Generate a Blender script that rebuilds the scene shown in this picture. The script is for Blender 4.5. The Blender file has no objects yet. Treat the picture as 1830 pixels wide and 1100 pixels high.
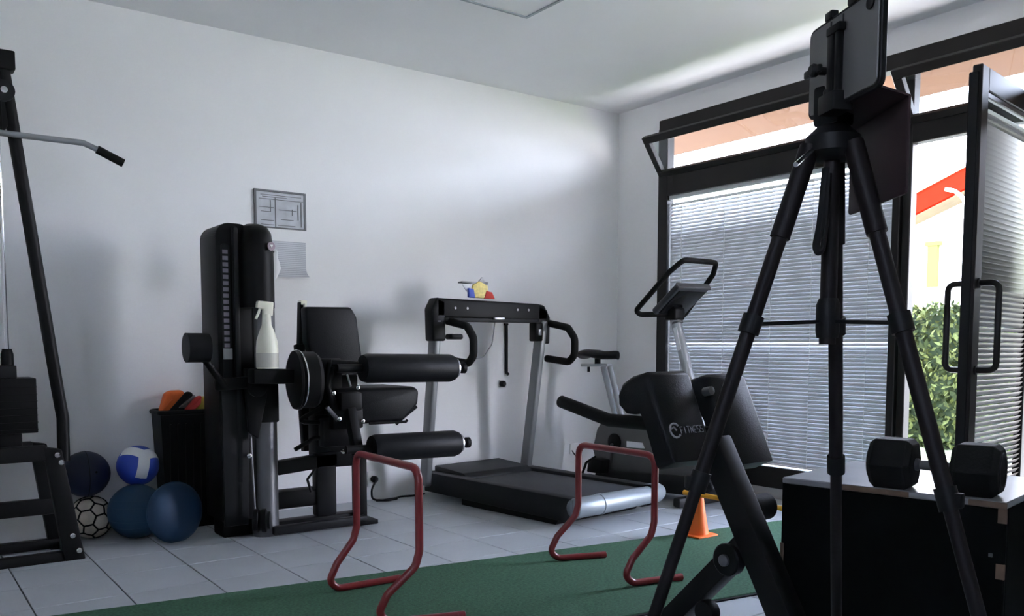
import bpy, bmesh, math, random
from mathutils import Vector, Matrix
random.seed(7)
SC = bpy.context.scene
COL = SC.collection
V = Vector

# ------------------------------------------------------------------ camera
FPX, PCX, PCY = 1545.0, 915.0, 732.0
YAW, PIT = math.radians(36.2), math.radians(4.33)
EYE = V((0, 0, 1.0))
FW = V((math.sin(YAW)*math.cos(PIT), math.cos(YAW)*math.cos(PIT), -math.sin(PIT)))
RT = V((math.cos(YAW), -math.sin(YAW), 0))
UP = RT.cross(FW)
cd = bpy.data.cameras.new('camera')
cd.sensor_width = 36; cd.lens = 36*FPX/1830
cd.shift_y = (PCY-550)/1830; cd.clip_start = 0.05; cd.clip_end = 300
cam = bpy.data.objects.new('camera', cd); COL.objects.link(cam)
M3 = Matrix((RT, UP, -FW)).transposed()
cam.matrix_world = Matrix.Translation(EYE) @ M3.to_4x4()
SC.camera = cam

# ------------------------------------------------------------------ sky, sun, exposure
world = bpy.data.worlds.new('sky'); SC.world = world; world.use_nodes = True
nt = world.node_tree; nt.nodes.clear()
wo = nt.nodes.new('ShaderNodeOutputWorld'); bg = nt.nodes.new('ShaderNodeBackground')
tc = nt.nodes.new('ShaderNodeTexCoord'); sp = nt.nodes.new('ShaderNodeSeparateXYZ')
rp = nt.nodes.new('ShaderNodeValToRGB')
rp.color_ramp.elements[0].position = 0.0; rp.color_ramp.elements[0].color = (.92, .91, 1.0, 1)
rp.color_ramp.elements[1].position = 0.6; rp.color_ramp.elements[1].color = (.54, .68, 1.0, 1)
nt.links.new(tc.outputs['Generated'], sp.inputs[0]); nt.links.new(sp.outputs['Z'], rp.inputs['Fac'])
nt.links.new(rp.outputs['Color'], bg.inputs['Color']); bg.inputs['Strength'].default_value = 1.0
nt.links.new(bg.outputs[0], wo.inputs['Surface'])
sl = bpy.data.lights.new('sun', 'SUN'); sl.energy = 1.8; sl.angle = math.radians(1.5); sl.color = (1, .93, .82)
so = bpy.data.objects.new('sun', sl); COL.objects.link(so)
so.rotation_euler = V((-.43, -.22, -.87)).to_track_quat('-Z', 'Y').to_euler()
so.location = (14, 8, 20)
vs = SC.view_settings
vs.view_transform = 'Standard'; vs.look = 'None'; vs.gamma = 1; vs.use_curve_mapping = False
vs.exposure = 5.4
SC.cycles.use_denoising = True
SC.cycles.max_bounces = 14; SC.cycles.diffuse_bounces = 8; SC.cycles.transparent_max_bounces = 24
SC.cycles.caustics_reflective = False; SC.cycles.caustics_refractive = False

# ------------------------------------------------------------------ sight lines to points on real planes
def ray(u, v): return FW + RT*((u-PCX)/FPX) - UP*((v-PCY)/FPX)
def onx(u, v, X): r = ray(u, v); return EYE + r*((X-EYE.x)/r.x)
def ony(u, v, Y): r = ray(u, v); return EYE + r*((Y-EYE.y)/r.y)
def onz(u, v, Z=0.0): r = ray(u, v); return EYE + r*((Z-EYE.z)/r.z)
def onplane(u, v, p, n): r = ray(u, v); return EYE + r*((p-EYE).dot(n)/r.dot(n))

# ------------------------------------------------------------------ materials
def mat(name, col, rough=.5, metal=0., var=.06, scale=6., bump=0., bscale=60., coat=0., spec=None):
    m = bpy.data.materials.new(name); m.use_nodes = True
    n = m.node_tree; b = n.nodes['Principled BSDF']
    b.inputs['Roughness'].default_value = rough; b.inputs['Metallic'].default_value = metal
    if coat: b.inputs['Coat Weight'].default_value = coat
    if spec is None and max(col) < .03: spec = .17
    if spec is not None: b.inputs['Specular IOR Level'].default_value = spec
    t = n.nodes.new('ShaderNodeTexCoord'); x = n.nodes.new('ShaderNodeTexNoise')
    x.inputs['Scale'].default_value = scale; x.inputs['Detail'].default_value = 4
    n.links.new(t.outputs['Object'], x.inputs['Vector'])
    r = n.nodes.new('ShaderNodeValToRGB')
    lo = [max(0, c*(1-var)) for c in col]; hi = [min(1, c*(1+var)) for c in col]
    r.color_ramp.elements[0].position = .3; r.color_ramp.elements[1].position = .7
    r.color_ramp.elements[0].color = (*lo, 1); r.color_ramp.elements[1].color = (*hi, 1)
    n.links.new(x.outputs['Fac'], r.inputs['Fac']); n.links.new(r.outputs['Color'], b.inputs['Base Color'])
    if bump:
        y = n.nodes.new('ShaderNodeTexNoise'); y.inputs['Scale'].default_value = bscale; y.inputs['Detail'].default_value = 3
        n.links.new(t.outputs['Object'], y.inputs['Vector'])
        u = n.nodes.new('ShaderNodeBump'); u.inputs['Strength'].default_value = bump; u.inputs['Distance'].default_value = .01
        n.links.new(y.outputs['Fac'], u.inputs['Height']); n.links.new(u.outputs['Normal'], b.inputs['Normal'])
    return m

def glass_mat(name, tint=(.95, .98, 1), gloss=.08):
    m = bpy.data.materials.new(name); m.use_nodes = True; n = m.node_tree; n.nodes.clear()
    o = n.nodes.new('ShaderNodeOutputMaterial'); mx = n.nodes.new('ShaderNodeMixShader')
    a = n.nodes.new('ShaderNodeBsdfTransparent'); g = n.nodes.new('ShaderNodeBsdfGlossy')
    a.inputs['Color'].default_value = (*tint, 1); g.inputs['Roughness'].default_value = .02
    mx.inputs['Fac'].default_value = gloss
    n.links.new(a.outputs[0], mx.inputs[1]); n.links.new(g.outputs[0], mx.inputs[2]); n.links.new(mx.outputs[0], o.inputs['Surface'])
    return m

def print_mat(name, paper, ink, kind):
    m = bpy.data.materials.new(name); m.use_nodes = True; n = m.node_tree; b = n.nodes['Principled BSDF']
    b.inputs['Roughness'].default_value = .7
    t = n.nodes.new('ShaderNodeTexCoord'); mp = n.nodes.new('ShaderNodeMapping')
    n.links.new(t.outputs['Object'], mp.inputs['Vector'])
    if kind == 'plan':
        mp.inputs['Rotation'].default_value = (math.pi/2, 0, 0)
        k = n.nodes.new('ShaderNodeTexBrick'); k.inputs['Scale'].default_value = 9
        k.inputs['Mortar Size'].default_value = .018; k.inputs['Color1'].default_value = (*paper, 1)
        k.inputs['Color2'].default_value = (*[c*.86 for c in paper], 1); k.inputs['Mortar'].default_value = (*ink, 1)
        k.offset = .31; k.squash = 1.7; k.squash_frequency = 3
        n.links.new(mp.outputs[0], k.inputs['Vector']); out = k.outputs['Color']
    else:
        w = n.nodes.new('ShaderNodeTexWave'); w.bands_direction = 'Z'; w.inputs['Scale'].default_value = 28
        w.inputs['Distortion'].default_value = 1.5; w.inputs['Detail'].default_value = 4; w.inputs['Detail Scale'].default_value = 20
        n.links.new(t.outputs['Object'], w.inputs['Vector'])
        r = n.nodes.new('ShaderNodeValToRGB'); r.color_ramp.elements[0].color = (*ink, 1); r.color_ramp.elements[1].color = (*paper, 1)
        r.color_ramp.elements[0].position = .2; r.color_ramp.elements[1].position = .6
        n.links.new(w.outputs['Fac'], r.inputs['Fac']); out = r.outputs['Color']
    n.links.new(out, b.inputs['Base Color'])
    return m

K = {}
K['wall'] = mat('wall_paint', (.86, .855, .85), .9, 0, .015, 2, .05, 120)
K['ceil'] = mat('ceiling_paint', (.87, .875, .88), .9, 0, .015, 2)
K['tile'] = mat('floor_tile_glaze', (.46, .48, .50), .38, 0, .05, 3, .02, 40)
K['grout'] = mat('tile_grout', (.07, .072, .075), .9)
K['frame'] = mat('dark_frame', (.022, .020, .020), .45, .0, .1)
K['soffit'] = mat('peach_soffit', (.15, .080, .052), .95, 0, .06, 6, 0, 60, 0, .1)
K['steel'] = mat('black_steel', (.005, .005, .0055), .5, 0, .15, 10)
K['black'] = mat('black_plastic', (.0038, .0038, .0042), .5, 0, .12, 8)
K['vinyl'] = mat('black_vinyl', (.0055, .006, .0075), .45, 0, .1, 14, .12, 220)
K['rubber'] = mat('black_rubber', (.006, .006, .006), .7, 0, .15, 20, .1, 150)
K['silver'] = mat('silver_paint', (.42, .43, .44), .35, .7, .04)
K['upright'] = mat('upright_grey', (.20, .205, .21), .4, .3, .05)
K['rollercover'] = mat('roller_cover_grey', (.24, .27, .29), .38, .2, .05)
K['chrome'] = mat('chrome', (.75, .75, .75), .15, 1, .02)
K['greymetal'] = mat('grey_metal', (.13, .13, .135), .4, .6, .06)
K['darkgrey'] = mat('dark_grey_plastic', (.013, .0135, .0145), .5, 0, .08)
K['white'] = mat('white_plastic', (.82, .82, .80), .5, 0, .02)
K['cream'] = mat('cream_plastic', (.86, .84, .70), .4, 0, .03)
K['red'] = mat('red_tube_paint', (.20, .013, .017), .34, 0, .1, 8, 0, 60, .3)
K['turf'] = mat('green_turf', (.045, .125, .066), .95, 0, .35, 90, .6, 500)
K['orange'] = mat('orange_plastic', (.95, .17, .015), .5, 0, .06)
K['yellow'] = mat('yellow_plastic', (.85, .42, .02), .5, 0, .06)
K['blind'] = mat('blind_slat', (.62, .63, .65), .5, 0, .02)
K['blind_d'] = mat('door_blind_slat', (.12, .108, .104), .4, 0, .02)
K['blocker'] = mat('blocking_panel_grey', (.30, .30, .31), .6)
K['cord'] = mat('white_cord', (.85, .85, .85), .7)
K['glass'] = glass_mat('window_glass')
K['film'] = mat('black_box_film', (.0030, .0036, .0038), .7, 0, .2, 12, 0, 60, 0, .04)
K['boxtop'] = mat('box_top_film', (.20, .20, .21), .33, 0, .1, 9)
K['wood'] = mat('raw_plywood', (.115, .072, .045), .7, 0, .2, 25)
K['navy'] = mat('navy_vinyl', (.005, .009, .036), .5)
K['blue'] = mat('blue_vinyl', (.007, .044, .092), .6, 0, .1)
K['blue2'] = mat('deep_blue_vinyl', (.004, .030, .075), .6, 0, .1)
K['leather'] = mat('white_ball_leather', (.62, .56, .48), .6, 0, .15, 20)
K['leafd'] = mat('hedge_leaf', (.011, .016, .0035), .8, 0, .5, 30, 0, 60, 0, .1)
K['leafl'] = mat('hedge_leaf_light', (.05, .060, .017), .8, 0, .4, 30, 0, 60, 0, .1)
K['bark'] = mat('hedge_core', (.012, .02, .008), .9)
K['pave'] = mat('outside_paving', (.24, .225, .21), .9, 0, .1)
K['lawn'] = mat('outside_lawn', (.13, .155, .065), .95, 0, .3, 20)
K['facade'] = mat('house_render', (.82, .78, .70), .9)
K['roofred'] = mat('red_fascia', (.16, .007, .003), 1., 0, .06, 6, 0, 60, 0, 0.)
K['tileroof'] = mat('pale_roof', (.8, .75, .68), .8)
K['olive'] = mat('yellow_green_shutter', (.06, .066, .004), .9)
K['tablet'] = mat('tablet_back', (.10, .098, .093), .4, .2, .03)
K['cover'] = mat('maroon_cover', (.028, .016, .018), .6, 0, .1)
K['maroonblack'] = mat('tripod_black', (.006, .004, .0045), .5, 0, .1)
K['red2'] = mat('red_cloth', (.5, .04, .03), .8)
K['yell2'] = mat('yellow_cloth', (.45, .38, .06), .8)
K['greycloth'] = mat('grey_cloth', (.25, .25, .26), .85)
K['cloth'] = mat('white_cloth', (.85, .85, .86), .85, 0, .02)
K['bibor'] = mat('orange_cloth', (.80, .16, .03), .8, 0, .12)
K['bluep'] = mat('blue_print', (.03, .08, .5), .5)
K['plan'] = mat('plan_paper', (.52, .53, .56), .7, 0, .16, 14)
K['text'] = print_mat('text_print', (.66, .67, .70), (.45, .46, .49), 'text')
K['screen'] = mat('dark_screen', (.01, .011, .013), .2)
K['logo'] = mat('grey_logo_print', (.30, .30, .32), .6, 0, .3, 60)
K['beltmat'] = mat('treadmill_belt', (.032, .033, .036), .6, 0, .12, 40, .1, 200)
K['bikegrey'] = mat('bike_grey_plastic', (.10, .10, .095), .5, 0, .08)
K['bikeconsole'] = mat('bike_console_grey', (.045, .048, .054), .5, 0, .08)
K['amber'] = mat('amber_bottle_label', (.55, .53, .46), .5)  # plain tone of the label band round the bottle

# ------------------------------------------------------------------ object helpers
def woff(o):
    p = V((0, 0, 0))
    while o is not None: p += o.location; o = o.parent
    return p
def thing(name, label, cat, loc, group=None):
    o = bpy.data.objects.new(name, None); COL.objects.link(o); o.location = V(loc); o.empty_display_size = .1
    o['label'] = label; o['category'] = cat
    if group: o['group'] = group
    return o
def struct(name, loc=(0, 0, 0)):
    o = bpy.data.objects.new(name, None); COL.objects.link(o); o.location = V(loc); o['kind'] = 'structure'
    return o

def fillet(pts, rad, n=5, closed=False):
    pts = [V(p) for p in pts]
    if rad <= 0: return pts
    out = []; N = len(pts)
    for i, p in enumerate(pts):
        if not closed and i in (0, N-1): out.append(p); continue
        a, b = pts[i-1], pts[(i+1) % N]
        da, db = (a-p), (b-p); la, lb = da.length, db.length
        if la < 1e-6 or lb < 1e-6: continue
        da.normalize(); db.normalize()
        ang = da.angle(db)
        if ang > 3.05: out.append(p); continue
        t = min(rad/math.tan(ang/2), la*.48, lb*.48)
        s, e = p+da*t, p+db*t
        for k in range(n+1):
            f = k/n
            out.append(s*(1-f)**2 + p*2*f*(1-f) + e*f*f)
    return out

class MB:
    def __init__(self): self.bm = bmesh.new()
    def _merge(self, b2):
        me = bpy.data.meshes.new('tmp'); b2.to_mesh(me); b2.free(); self.bm.from_mesh(me); bpy.data.meshes.remove(me); return self
    def frame_box(self, c, ax, ay, az, bev=0., seg=2):
        """box centred on c with half-axis vectors"""
        b = bmesh.new(); c = V(c)
        vs_ = [b.verts.new(c+ax*i+ay*j+az*k) for i in (-1, 1) for j in (-1, 1) for k in (-1, 1)]
        for f in ((0, 1, 3, 2), (4, 6, 7, 5), (0, 4, 5, 1), (2, 3, 7, 6), (0, 2, 6, 4), (1, 5, 7, 3)): b.faces.new([vs_[i] for i in f])
        bmesh.ops.recalc_face_normals(b, faces=b.faces)
        if bev > 0: bmesh.ops.bevel(b, geom=b.edges[:], offset=bev, segments=seg, affect='EDGES', profile=.5)
        return self._merge(b)
    def box(self, lo, hi, bev=0., seg=2):
        lo, hi = V(lo), V(hi); h = (hi-lo)/2
        return self.frame_box((lo+hi)/2, V((h.x, 0, 0)), V((0, h.y, 0)), V((0, 0, h.z)), bev, seg)
    def beam(self, p0, p1, w, h, up=(0, 0, 1), bev=0., seg=2):
        """rectangular bar from p0 to p1; w across, h along up"""
        p0, p1 = V(p0), V(p1); d = p1-p0; L = d.length; d.normalize(); upv = V(up)
        s = d.cross(upv)
        if s.length < 1e-4: s = d.cross(V((1, 0, 0)))
        s.normalize(); n = s.cross(d).normalized()
        return self.frame_box((p0+p1)/2, d*(L/2), s*(w/2), n*(h/2), bev, seg)
    def tube(self, pts, r, n=12, rad=0., closed=False, r2=None, flat=1., seg=5, upv=None):
        pts = fillet(pts, rad, seg, closed); b = bmesh.new(); N = len(pts); rings = []
        T = []
        for i in range(N):
            if closed: t = pts[(i+1) % N]-pts[i-1]
            elif i == 0: t = pts[1]-pts[0]
            elif i == N-1: t = pts[-1]-pts[-2]
            else: t = (pts[i+1]-pts[i]).normalized()+(pts[i]-pts[i-1]).normalized()
            T.append(t.normalized())
        ref = V(upv) if upv else (V((0, 0, 1)) if abs(T[0].z) < .9 else V((1, 0, 0)))
        u = (ref - T[0]*ref.dot(T[0])).normalized()
        for i in range(N):
            if i: 
                q = T[i-1].rotation_difference(T[i]); u = q @ u; u = (u-T[i]*u.dot(T[i])).normalized()
            w = T[i].cross(u); rr = r if r2 is None else r+(r2-r)*i/(N-1)
            rings.append([b.verts.new(pts[i]+u*(rr*math.cos(a))+w*(rr*flat*math.sin(a))) for a in [2*math.pi*k/n for k in range(n)]])
        for i in range(N if closed else N-1):
            A, B = rings[i], rings[(i+1) % N]
            for k in range(n): b.faces.new((A[k], A[(k+1) % n], B[(k+1) % n], B[k]))
        if not closed: b.faces.new(rings[0][::-1]); b.faces.new(rings[-1])
        bmesh.ops.recalc_face_normals(b, faces=b.faces)
        return self._merge(b)
    def lathe(self, prof, c, axis=(0, 0, 1), n=24):
        """profile of (radius, height) along axis from c"""
        b = bmesh.new(); ax = V(axis).normalized(); c = V(c)
        x = ax.orthogonal().normalized(); y = ax.cross(x); rings = []
        for r, h in prof:
            if r < 1e-5: rings.append([b.verts.new(c+ax*h)])
            else: rings.append([b.verts.new(c+ax*h+x*(r*math.cos(a))+y*(r*math.sin(a))) for a in [2*math.pi*k/n for k in range(n)]])
        for A, B in zip(rings, rings[1:]):
            if len(A) == 1 and len(B) == 1: continue
            for k in range(n):
                k2 = (k+1) % n
                if len(A) == 1: b.faces.new((A[0], B[k], B[k2]))
                elif len(B) == 1: b.faces.new((A[k], A[k2], B[0]))
                else: b.faces.new((A[k], A[k2], B[k2], B[k]))
        if len(rings[0]) > 1: b.faces.new(rings[0][::-1])
        if len(rings[-1]) > 1: b.faces.new(rings[-1])
        bmesh.ops.recalc_face_normals(b, faces=b.faces)
        return self._merge(b)
    def prism(self, poly, depth, bev=0., seg=2):
        """planar world polygon pushed along depth (vector)"""
        b = bmesh.new(); d = V(depth); A = [b.verts.new(V(p)) for p in poly]; B = [b.verts.new(V(p)+d) for p in poly]
        n = len(A); b.faces.new(A); b.faces.new(B[::-1])
        for k in range(n): b.faces.new((A[k], B[k], B[(k+1) % n], A[(k+1) % n]))
        bmesh.ops.recalc_face_normals(b, faces=b.faces)
        if bev > 0: bmesh.ops.bevel(b, geom=b.edges[:], offset=bev, segments=seg, affect='EDGES', profile=.5)
        return self._merge(b)
    def sphere(self, c, r, n=32, sc=(1, 1, 1)):
        b = bmesh.new(); bmesh.ops.create_uvsphere(b, u_segments=n, v_segments=n//2, radius=r)
        for v in b.verts: v.co = V((v.co.x*sc[0], v.co.y*sc[1], v.co.z*sc[2]))+V(c)
        return self._merge(b)
    def quad(self, a, b_, c, d):
        vs_ = [self.bm.verts.new(V(p)) for p in (a, b_, c, d)]; self.bm.faces.new(vs_); return self
    def put(self, name, m, parent=None, smooth=True, ang=35, label=None, kind=None, cat=None, group=None, origin=None):
        off = V(origin) if origin is not None else (woff(parent) if parent else V((0, 0, 0)))
        for v in self.bm.verts: v.co -= off
        me = bpy.data.meshes.new(name); self.bm.to_mesh(me); self.bm.free()
        if isinstance(m, (list, tuple)):
            for x in m: me.materials.append(x)
        else: me.materials.append(m)
        if smooth:
            me.polygons.foreach_set('use_smooth', [True]*len(me.polygons)); me.set_sharp_from_angle(angle=math.radians(ang))
        o = bpy.data.objects.new(name, me); COL.objects.link(o)
        if parent: o.parent = parent; o.location = off-woff(parent)
        else: o.location = off
        if label: o['label'] = label
        if kind: o['kind'] = kind
        if cat: o['category'] = cat
        if group: o['group'] = group
        return o
def dup(o, loc, parent):
    c = o.copy(); COL.objects.link(c); c.parent = parent; c.location = loc; return c

# ================================================================== THE ROOM
XW, YB, ZC = 4.68, 5.0, 2.765          # window wall, back wall, ceiling
XL, YF = -1.6, -1.6                    # walls behind and beside the camera
MB().box((XL, YF, -.15), (XW, YB, -.004)).put('floor', K['grout'], kind='structure', smooth=False)
floor = bpy.data.objects['floor']
proto = None; TS = .3333
for i in range(-6, 13):
    for j in range(0, 13):
        x0, y1 = .43+TS*i, YB-TS*j
        x1, y0 = x0+TS, y1-TS
        lo = V((max(x0, XL)+.003, y0+.003, -.012)); hi = V((min(x1, XW)-.003, y1-.003, 0))
        if hi.x-lo.x < .02: continue
        full = abs(hi.x-lo.x-TS+.006) < 1e-3
        c = V(((lo.x+hi.x)/2, (lo.y+hi.y)/2, 0))
        if full and proto is not None: dup(proto, c, floor); continue
        o = MB().box(lo, hi, .0015, 1).put('tile', K['tile'], floor, smooth=False, origin=c)
        if full: proto = o
MB().box((XL, YF, -.012), (XW, YB-13*TS, 0)).put('screed', K['tile'], floor, smooth=False)
MB().box((XL-.15, YB, -.15), (XW+.07, YB+.15, ZC)).put('wall_back', K['wall'], kind='structure', smooth=False)
wl = struct('wall_left', (XL, 0, 0))
WY0, WY1, WZ0, WZ1 = -1.3, 0.0, 1.90, 2.45      # unseen side opening, added to let in fill light
for lo, hi in (((YF-.15, -.15), (WY0, ZC+.1)), ((WY1, -.15), (YB, ZC+.1)), ((WY0, -.15), (WY1, WZ0)), ((WY0, WZ1), (WY1, ZC+.1))):
    MB().box((XL-.15, lo[0], lo[1]), (XL, hi[0], hi[1])).put('masonry', K['wall'], wl, smooth=False)
MB().box((XL, YF-.15, -.15), (XW+.22, YF, ZC+.1)).put('wall_front', K['wall'], kind='structure', smooth=False)
MB().box((XL-.15, YF-.15, ZC), (XW+.07, YB+.15, ZC+.25)).put('ceiling', K['ceil'], kind='structure', smooth=False)
wr = struct('wall_right', (XW, 0, 0))
MB().box((XW, 4.565, 0), (XW+.07, YB, ZC)).put('pier', K['wall'], wr, smooth=False)
MB().box((XW, -1.30, 2.60), (XW+.07, 4.565, ZC)).put('header', K['wall'], wr, smooth=False)
MB().box((XW, YF, 0), (XW+.22, -1.30, ZC)).put('pier', K['wall'], wr, smooth=False)
MB().box((XW-.012, 2.735, 0), (XW+.10, 4.565, .066)).put('baseboard_right', mat('grey_plinth', (.42, .42, .42), .7), kind='structure', smooth=False)
# roof overhang outside
MB().box((XW+.07, -2, 2.75), (6.06, 8.2, ZC+.25)).put('roof_overhang', K['soffit'], kind='structure', smooth=False)
# flush hatch in the ceiling
t = thing('ceiling_hatch', 'flush square white hatch panel set in the ceiling', 'hatch', (2.60, 3.53, ZC))
MB().box((2.31, 3.24, ZC-.006), (2.895, 3.825, ZC)).put('hatch_panel', K['ceil'], t, smooth=False)
fr = MB()
for lo, hi in (((2.295, 3.825, ZC-.012), (2.91, 3.84, ZC)), ((2.295, 3.225, ZC-.012), (2.91, 3.24, ZC)), ((2.295, 3.24, ZC-.012), (2.31, 3.825, ZC)), ((2.895, 3.24, ZC-.012), (2.91, 3.825, ZC))): fr.box(lo, hi)
fr.put('hatch_rim', mat('grey_rim', (.34, .37, .39), .6), t, smooth=False)

# ------------------------------------------------------------------ window 1 and the transoms
FD = .06
w1 = struct('window_1', (XW, 3.65, 0))
def member(name, lo, hi, parent=w1, m='frame'): return MB().box(lo, hi, .004, 1).put(name, K[m], parent, smooth=False)
member('jamb', (XW-.012, 4.475, 0.066), (XW+FD, 4.567, 2.56))
member('head_rail', (XW-.03, 1.62, 2.53), (XW+FD, 4.545, 2.615))
member('transom_rail', (XW-.012, 2.735, 2.075), (XW+FD, 4.475, 2.225))
member('bottom_rail', (XW-.012, 2.735, .066), (XW+FD, 4.475, .203))
member('mullion', (XW-.012, 2.692, 0), (XW+FD, 2.738, 2.56))
member('mullion', (XW-.002, 2.633, 0), (XW+FD, 2.678, 2.56))
member('mullion_core', (XW+.02, 2.678, 0), (XW+FD-.005, 2.692, 2.56), m='greymetal')
member('joint_strip', (XW-.020, 3.765, .066), (XW-.012, 3.785, .212), m='white')
member('lower_pane', (XW+.045, 2.738, .203), (XW+.051, 4.475, 2.075), m='glass')
def sash(parent, ya, yb, tilt):
    """bottom-hung sash tilted into the room: hinge on the transom, top leaning inwards"""
    h = V((XW-.005, 0, 2.222)); d = V((-math.sin(tilt), 0, math.cos(tilt))); n = V((math.cos(tilt), 0, math.sin(tilt))); L = .315; w = .05
    Y = V((0, 1, 0))
    def bar(nm, s0, s1, y0, y1, mm='frame', th=.02):
        c = h+d*((s0+s1)/2)+Y*((y0+y1)/2)
        MB().frame_box(c, d*((s1-s0)/2), Y*((y1-y0)/2), n*th, .003 if mm == 'frame' else 0, 1).put(nm, K[mm], parent, smooth=False)
    bar('sash_rail', 0, w*.8, ya, yb); bar('sash_rail', L-w, L, ya, yb)
    bar('sash_stile', w*.8, L-w, ya, ya+w); bar('sash_stile', w*.8, L-w, yb-w, yb)
    bar('sash_pane', w*.8, L-w, ya+w, yb-w, 'glass', .003)
sash(w1, 2.742, 4.548, math.radians(36))
w2 = struct('window_2', (XW, 2.15, 0))
member('transom_rail', (XW-.012, 1.70, 2.11), (XW+FD, 2.633, 2.235), w2)
member('jamb', (XW-.012, 1.62, 0), (XW+FD, 1.70, 2.53), w2)
MB().box((XW+.0, 1.70, 0), (XW+.04, 1.88, 2.11), .004, 1).put('blocking_panel', K['blocker'], w2, smooth=False)
sash(w2, 1.70, 2.66, math.radians(36))

# unseen glazing past the door, added to brighten the room
w3 = struct('added_bay', (XW, .15, 0))
member('head_rail', (XW-.03, -1.30, 2.53), (XW+FD, 1.62, 2.615), w3)
member('transom_rail', (XW-.012, -1.25, 2.11), (XW+FD, 1.62, 2.235), w3)
member('bottom_rail', (XW-.012, -1.25, 0), (XW+FD, 1.62, .12), w3)
member('jamb', (XW-.012, -1.30, 0), (XW+FD, -1.21, 2.53), w3)
member('mullion', (XW-.012, .14, 0), (XW+FD, .22, 2.53), w3)
for ya, yb in ((-1.21, .14), (.22, 1.62)):
    member('blocking_panel', (XW+.03, ya, .12), (XW+.06, yb, 2.11), w3, 'blocker')  # unseen opaque panels, added to keep light off the lower room
    sash(w3, ya, yb, math.radians(36))

w4 = struct('fill_window', (XL, -.65, 1.9))  # high window out of view, added as a fill light source
for lo, hi in (((WY0, WZ0), (WY0+.07, WZ1)), ((WY1-.07, WZ0), (WY1, WZ1)), ((-.685, WZ0), (-.615, WZ1)), ((WY0+.07, WZ0), (WY1-.07, WZ0+.07)), ((WY0+.07, WZ1-.07), (WY1-.07, WZ1))):
    member('frame_bar', (XL-.10, lo[0], lo[1]), (XL-.04, hi[0], hi[1]), w4)
member('fill_pane', (XL-.075, WY0, WZ0), (XL-.069, WY1, WZ1), w4, 'glass')

# venetian blind in window 1
bl = thing('venetian_blind', 'wide closed grey venetian blind filling the large window', 'blind', (XW+.02, 3.61, .215))
YA, YZ = 2.742, 4.472; PITCH = .024; yc = (YA+YZ)/2; hw = (YZ-YA)/2-.004
def slat_mesh(parent, m, c, ydir, ndir, half, tilt, name='slat'):
    b = MB(); W = .0138
    pr_ = [(-W, 0), (-W*.4, .0007), (W*.4, .0007), (W, 0)]
    c = V(c); up = V((0, 0, 1))
    a = ndir*math.cos(tilt)+up*math.sin(tilt); nn = up*math.cos(tilt)-ndir*math.sin(tilt)
    ring0 = [c-ydir*half+a*p+nn*q for p, q in pr_]; ring1 = [c+ydir*half+a*p+nn*q for p, q in pr_]
    for k in range(3): b.quad(ring0[k], ring1[k], ring1[k+1], ring0[k+1])
    return b.put(name, m, parent, origin=c)
nsl = int((2.045-.228)/PITCH); protos = {}
for k in range(nsl):
    z = .234+PITCH*k
    top = 2.035-z
    til = 84 if top > .26 else 84-24*(1-top/.26)**.7
    til = round(til/3)*3
    if abs(z-1.008) < PITCH*.5: til = 54
    c = V((XW+.026, yc, z))
    if til in protos: dup(protos[til], c-woff(bl), bl)
    else: protos[til] = slat_mesh(bl, K['blind'], c, V((0, 1, 0)), V((1, 0, 0)), hw, math.radians(til))
MB().box((XW+.008, YA, 2.045), (XW+.036, YZ, 2.073), .002, 1).put('headrail', K['blind'], bl, smooth=False)
MB().box((XW+.012, YA+.004, .212), (XW+.032, YZ-.004, .222), .002, 1).put('bottom_bar', K['blind'], bl, smooth=False)
for u in (1215, 1291, 1376, 1448, 1549):
    y = onx(u, 500, XW).y
    for dx in (.0085,):
        MB().tube([(XW+dx, y, .222), (XW+dx, y, 2.045)], .0016, 6).put('ladder_cord', K['cord'], bl)
y = onx(1213, 400, XW).y
MB().tube([(XW-.004, y-.03, 2.05), (XW-.004, y-.03, 1.0)], .003, 6).put('tilt_wand', K['white'], bl)

# ------------------------------------------------------------------ the open door
F0 = V((3.886, 1.883, 0)); DD = V((.9915, .130, 0)).normalized(); DN = V((DD.y, -DD.x, 0))   # DN faces the camera side
d1 = struct('door_1', F0)
DW, DT, ZT = .84, .042, 2.205
def dbar(name, s0, s1, z0, z1, m='frame', n0=0., n1=None, bev=.004, parent=None):
    n1 = -DT if n1 is None else n1
    c = F0+DD*((s0+s1)/2)+DN*((n0+n1)/2)+V((0, 0, (z0+z1)/2))
    return MB().frame_box(c, DD*((s1-s0)/2), DN*(abs(n1-n0)/2), V((0, 0, (z1-z0)/2)), bev, 1).put(name, K[m], parent or d1, smooth=False)
dbar('stile', 0, .085, .012, ZT); dbar('stile', DW-.085, DW, .012, ZT)
dbar('top_rail', .085, DW-.085, ZT-.10, ZT); dbar('bottom_rail', .085, DW-.085, .012, .13)
dbar('closing_edge', -.006, .0, .012, ZT-.03, 'darkgrey', -.012, -DT-.012)
dbar('door_pane', .085, DW-.085, .13, ZT-.10, 'glass', -.030, -.036, 0)
db = bpy.data.objects.new('door_blind', None); COL.objects.link(db); db.parent = d1
pd = {}
for k in range(int((ZT-.145-.15)/PITCH)):
    z = .155+PITCH*k; top = ZT-.13-z
    til = 72 if top > .10 else 30
    if top < .05: til = 0
    if z < 1.25: til = 54
    if abs(z-1.06) < .0121: til = 40
    c = F0+DD*(DW/2)+DN*(-.012)+V((0, 0, z))
    if til in pd: dup(pd[til], c-woff(db), db)
    else: pd[til] = slat_mesh(db, K['blind_d'], c, DD, DN, DW/2-.09, math.radians(til))
dbar('blind_headrail', .086, DW-.086, ZT-.128, ZT-.102, 'blind_d', -.004, -.026)
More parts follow.
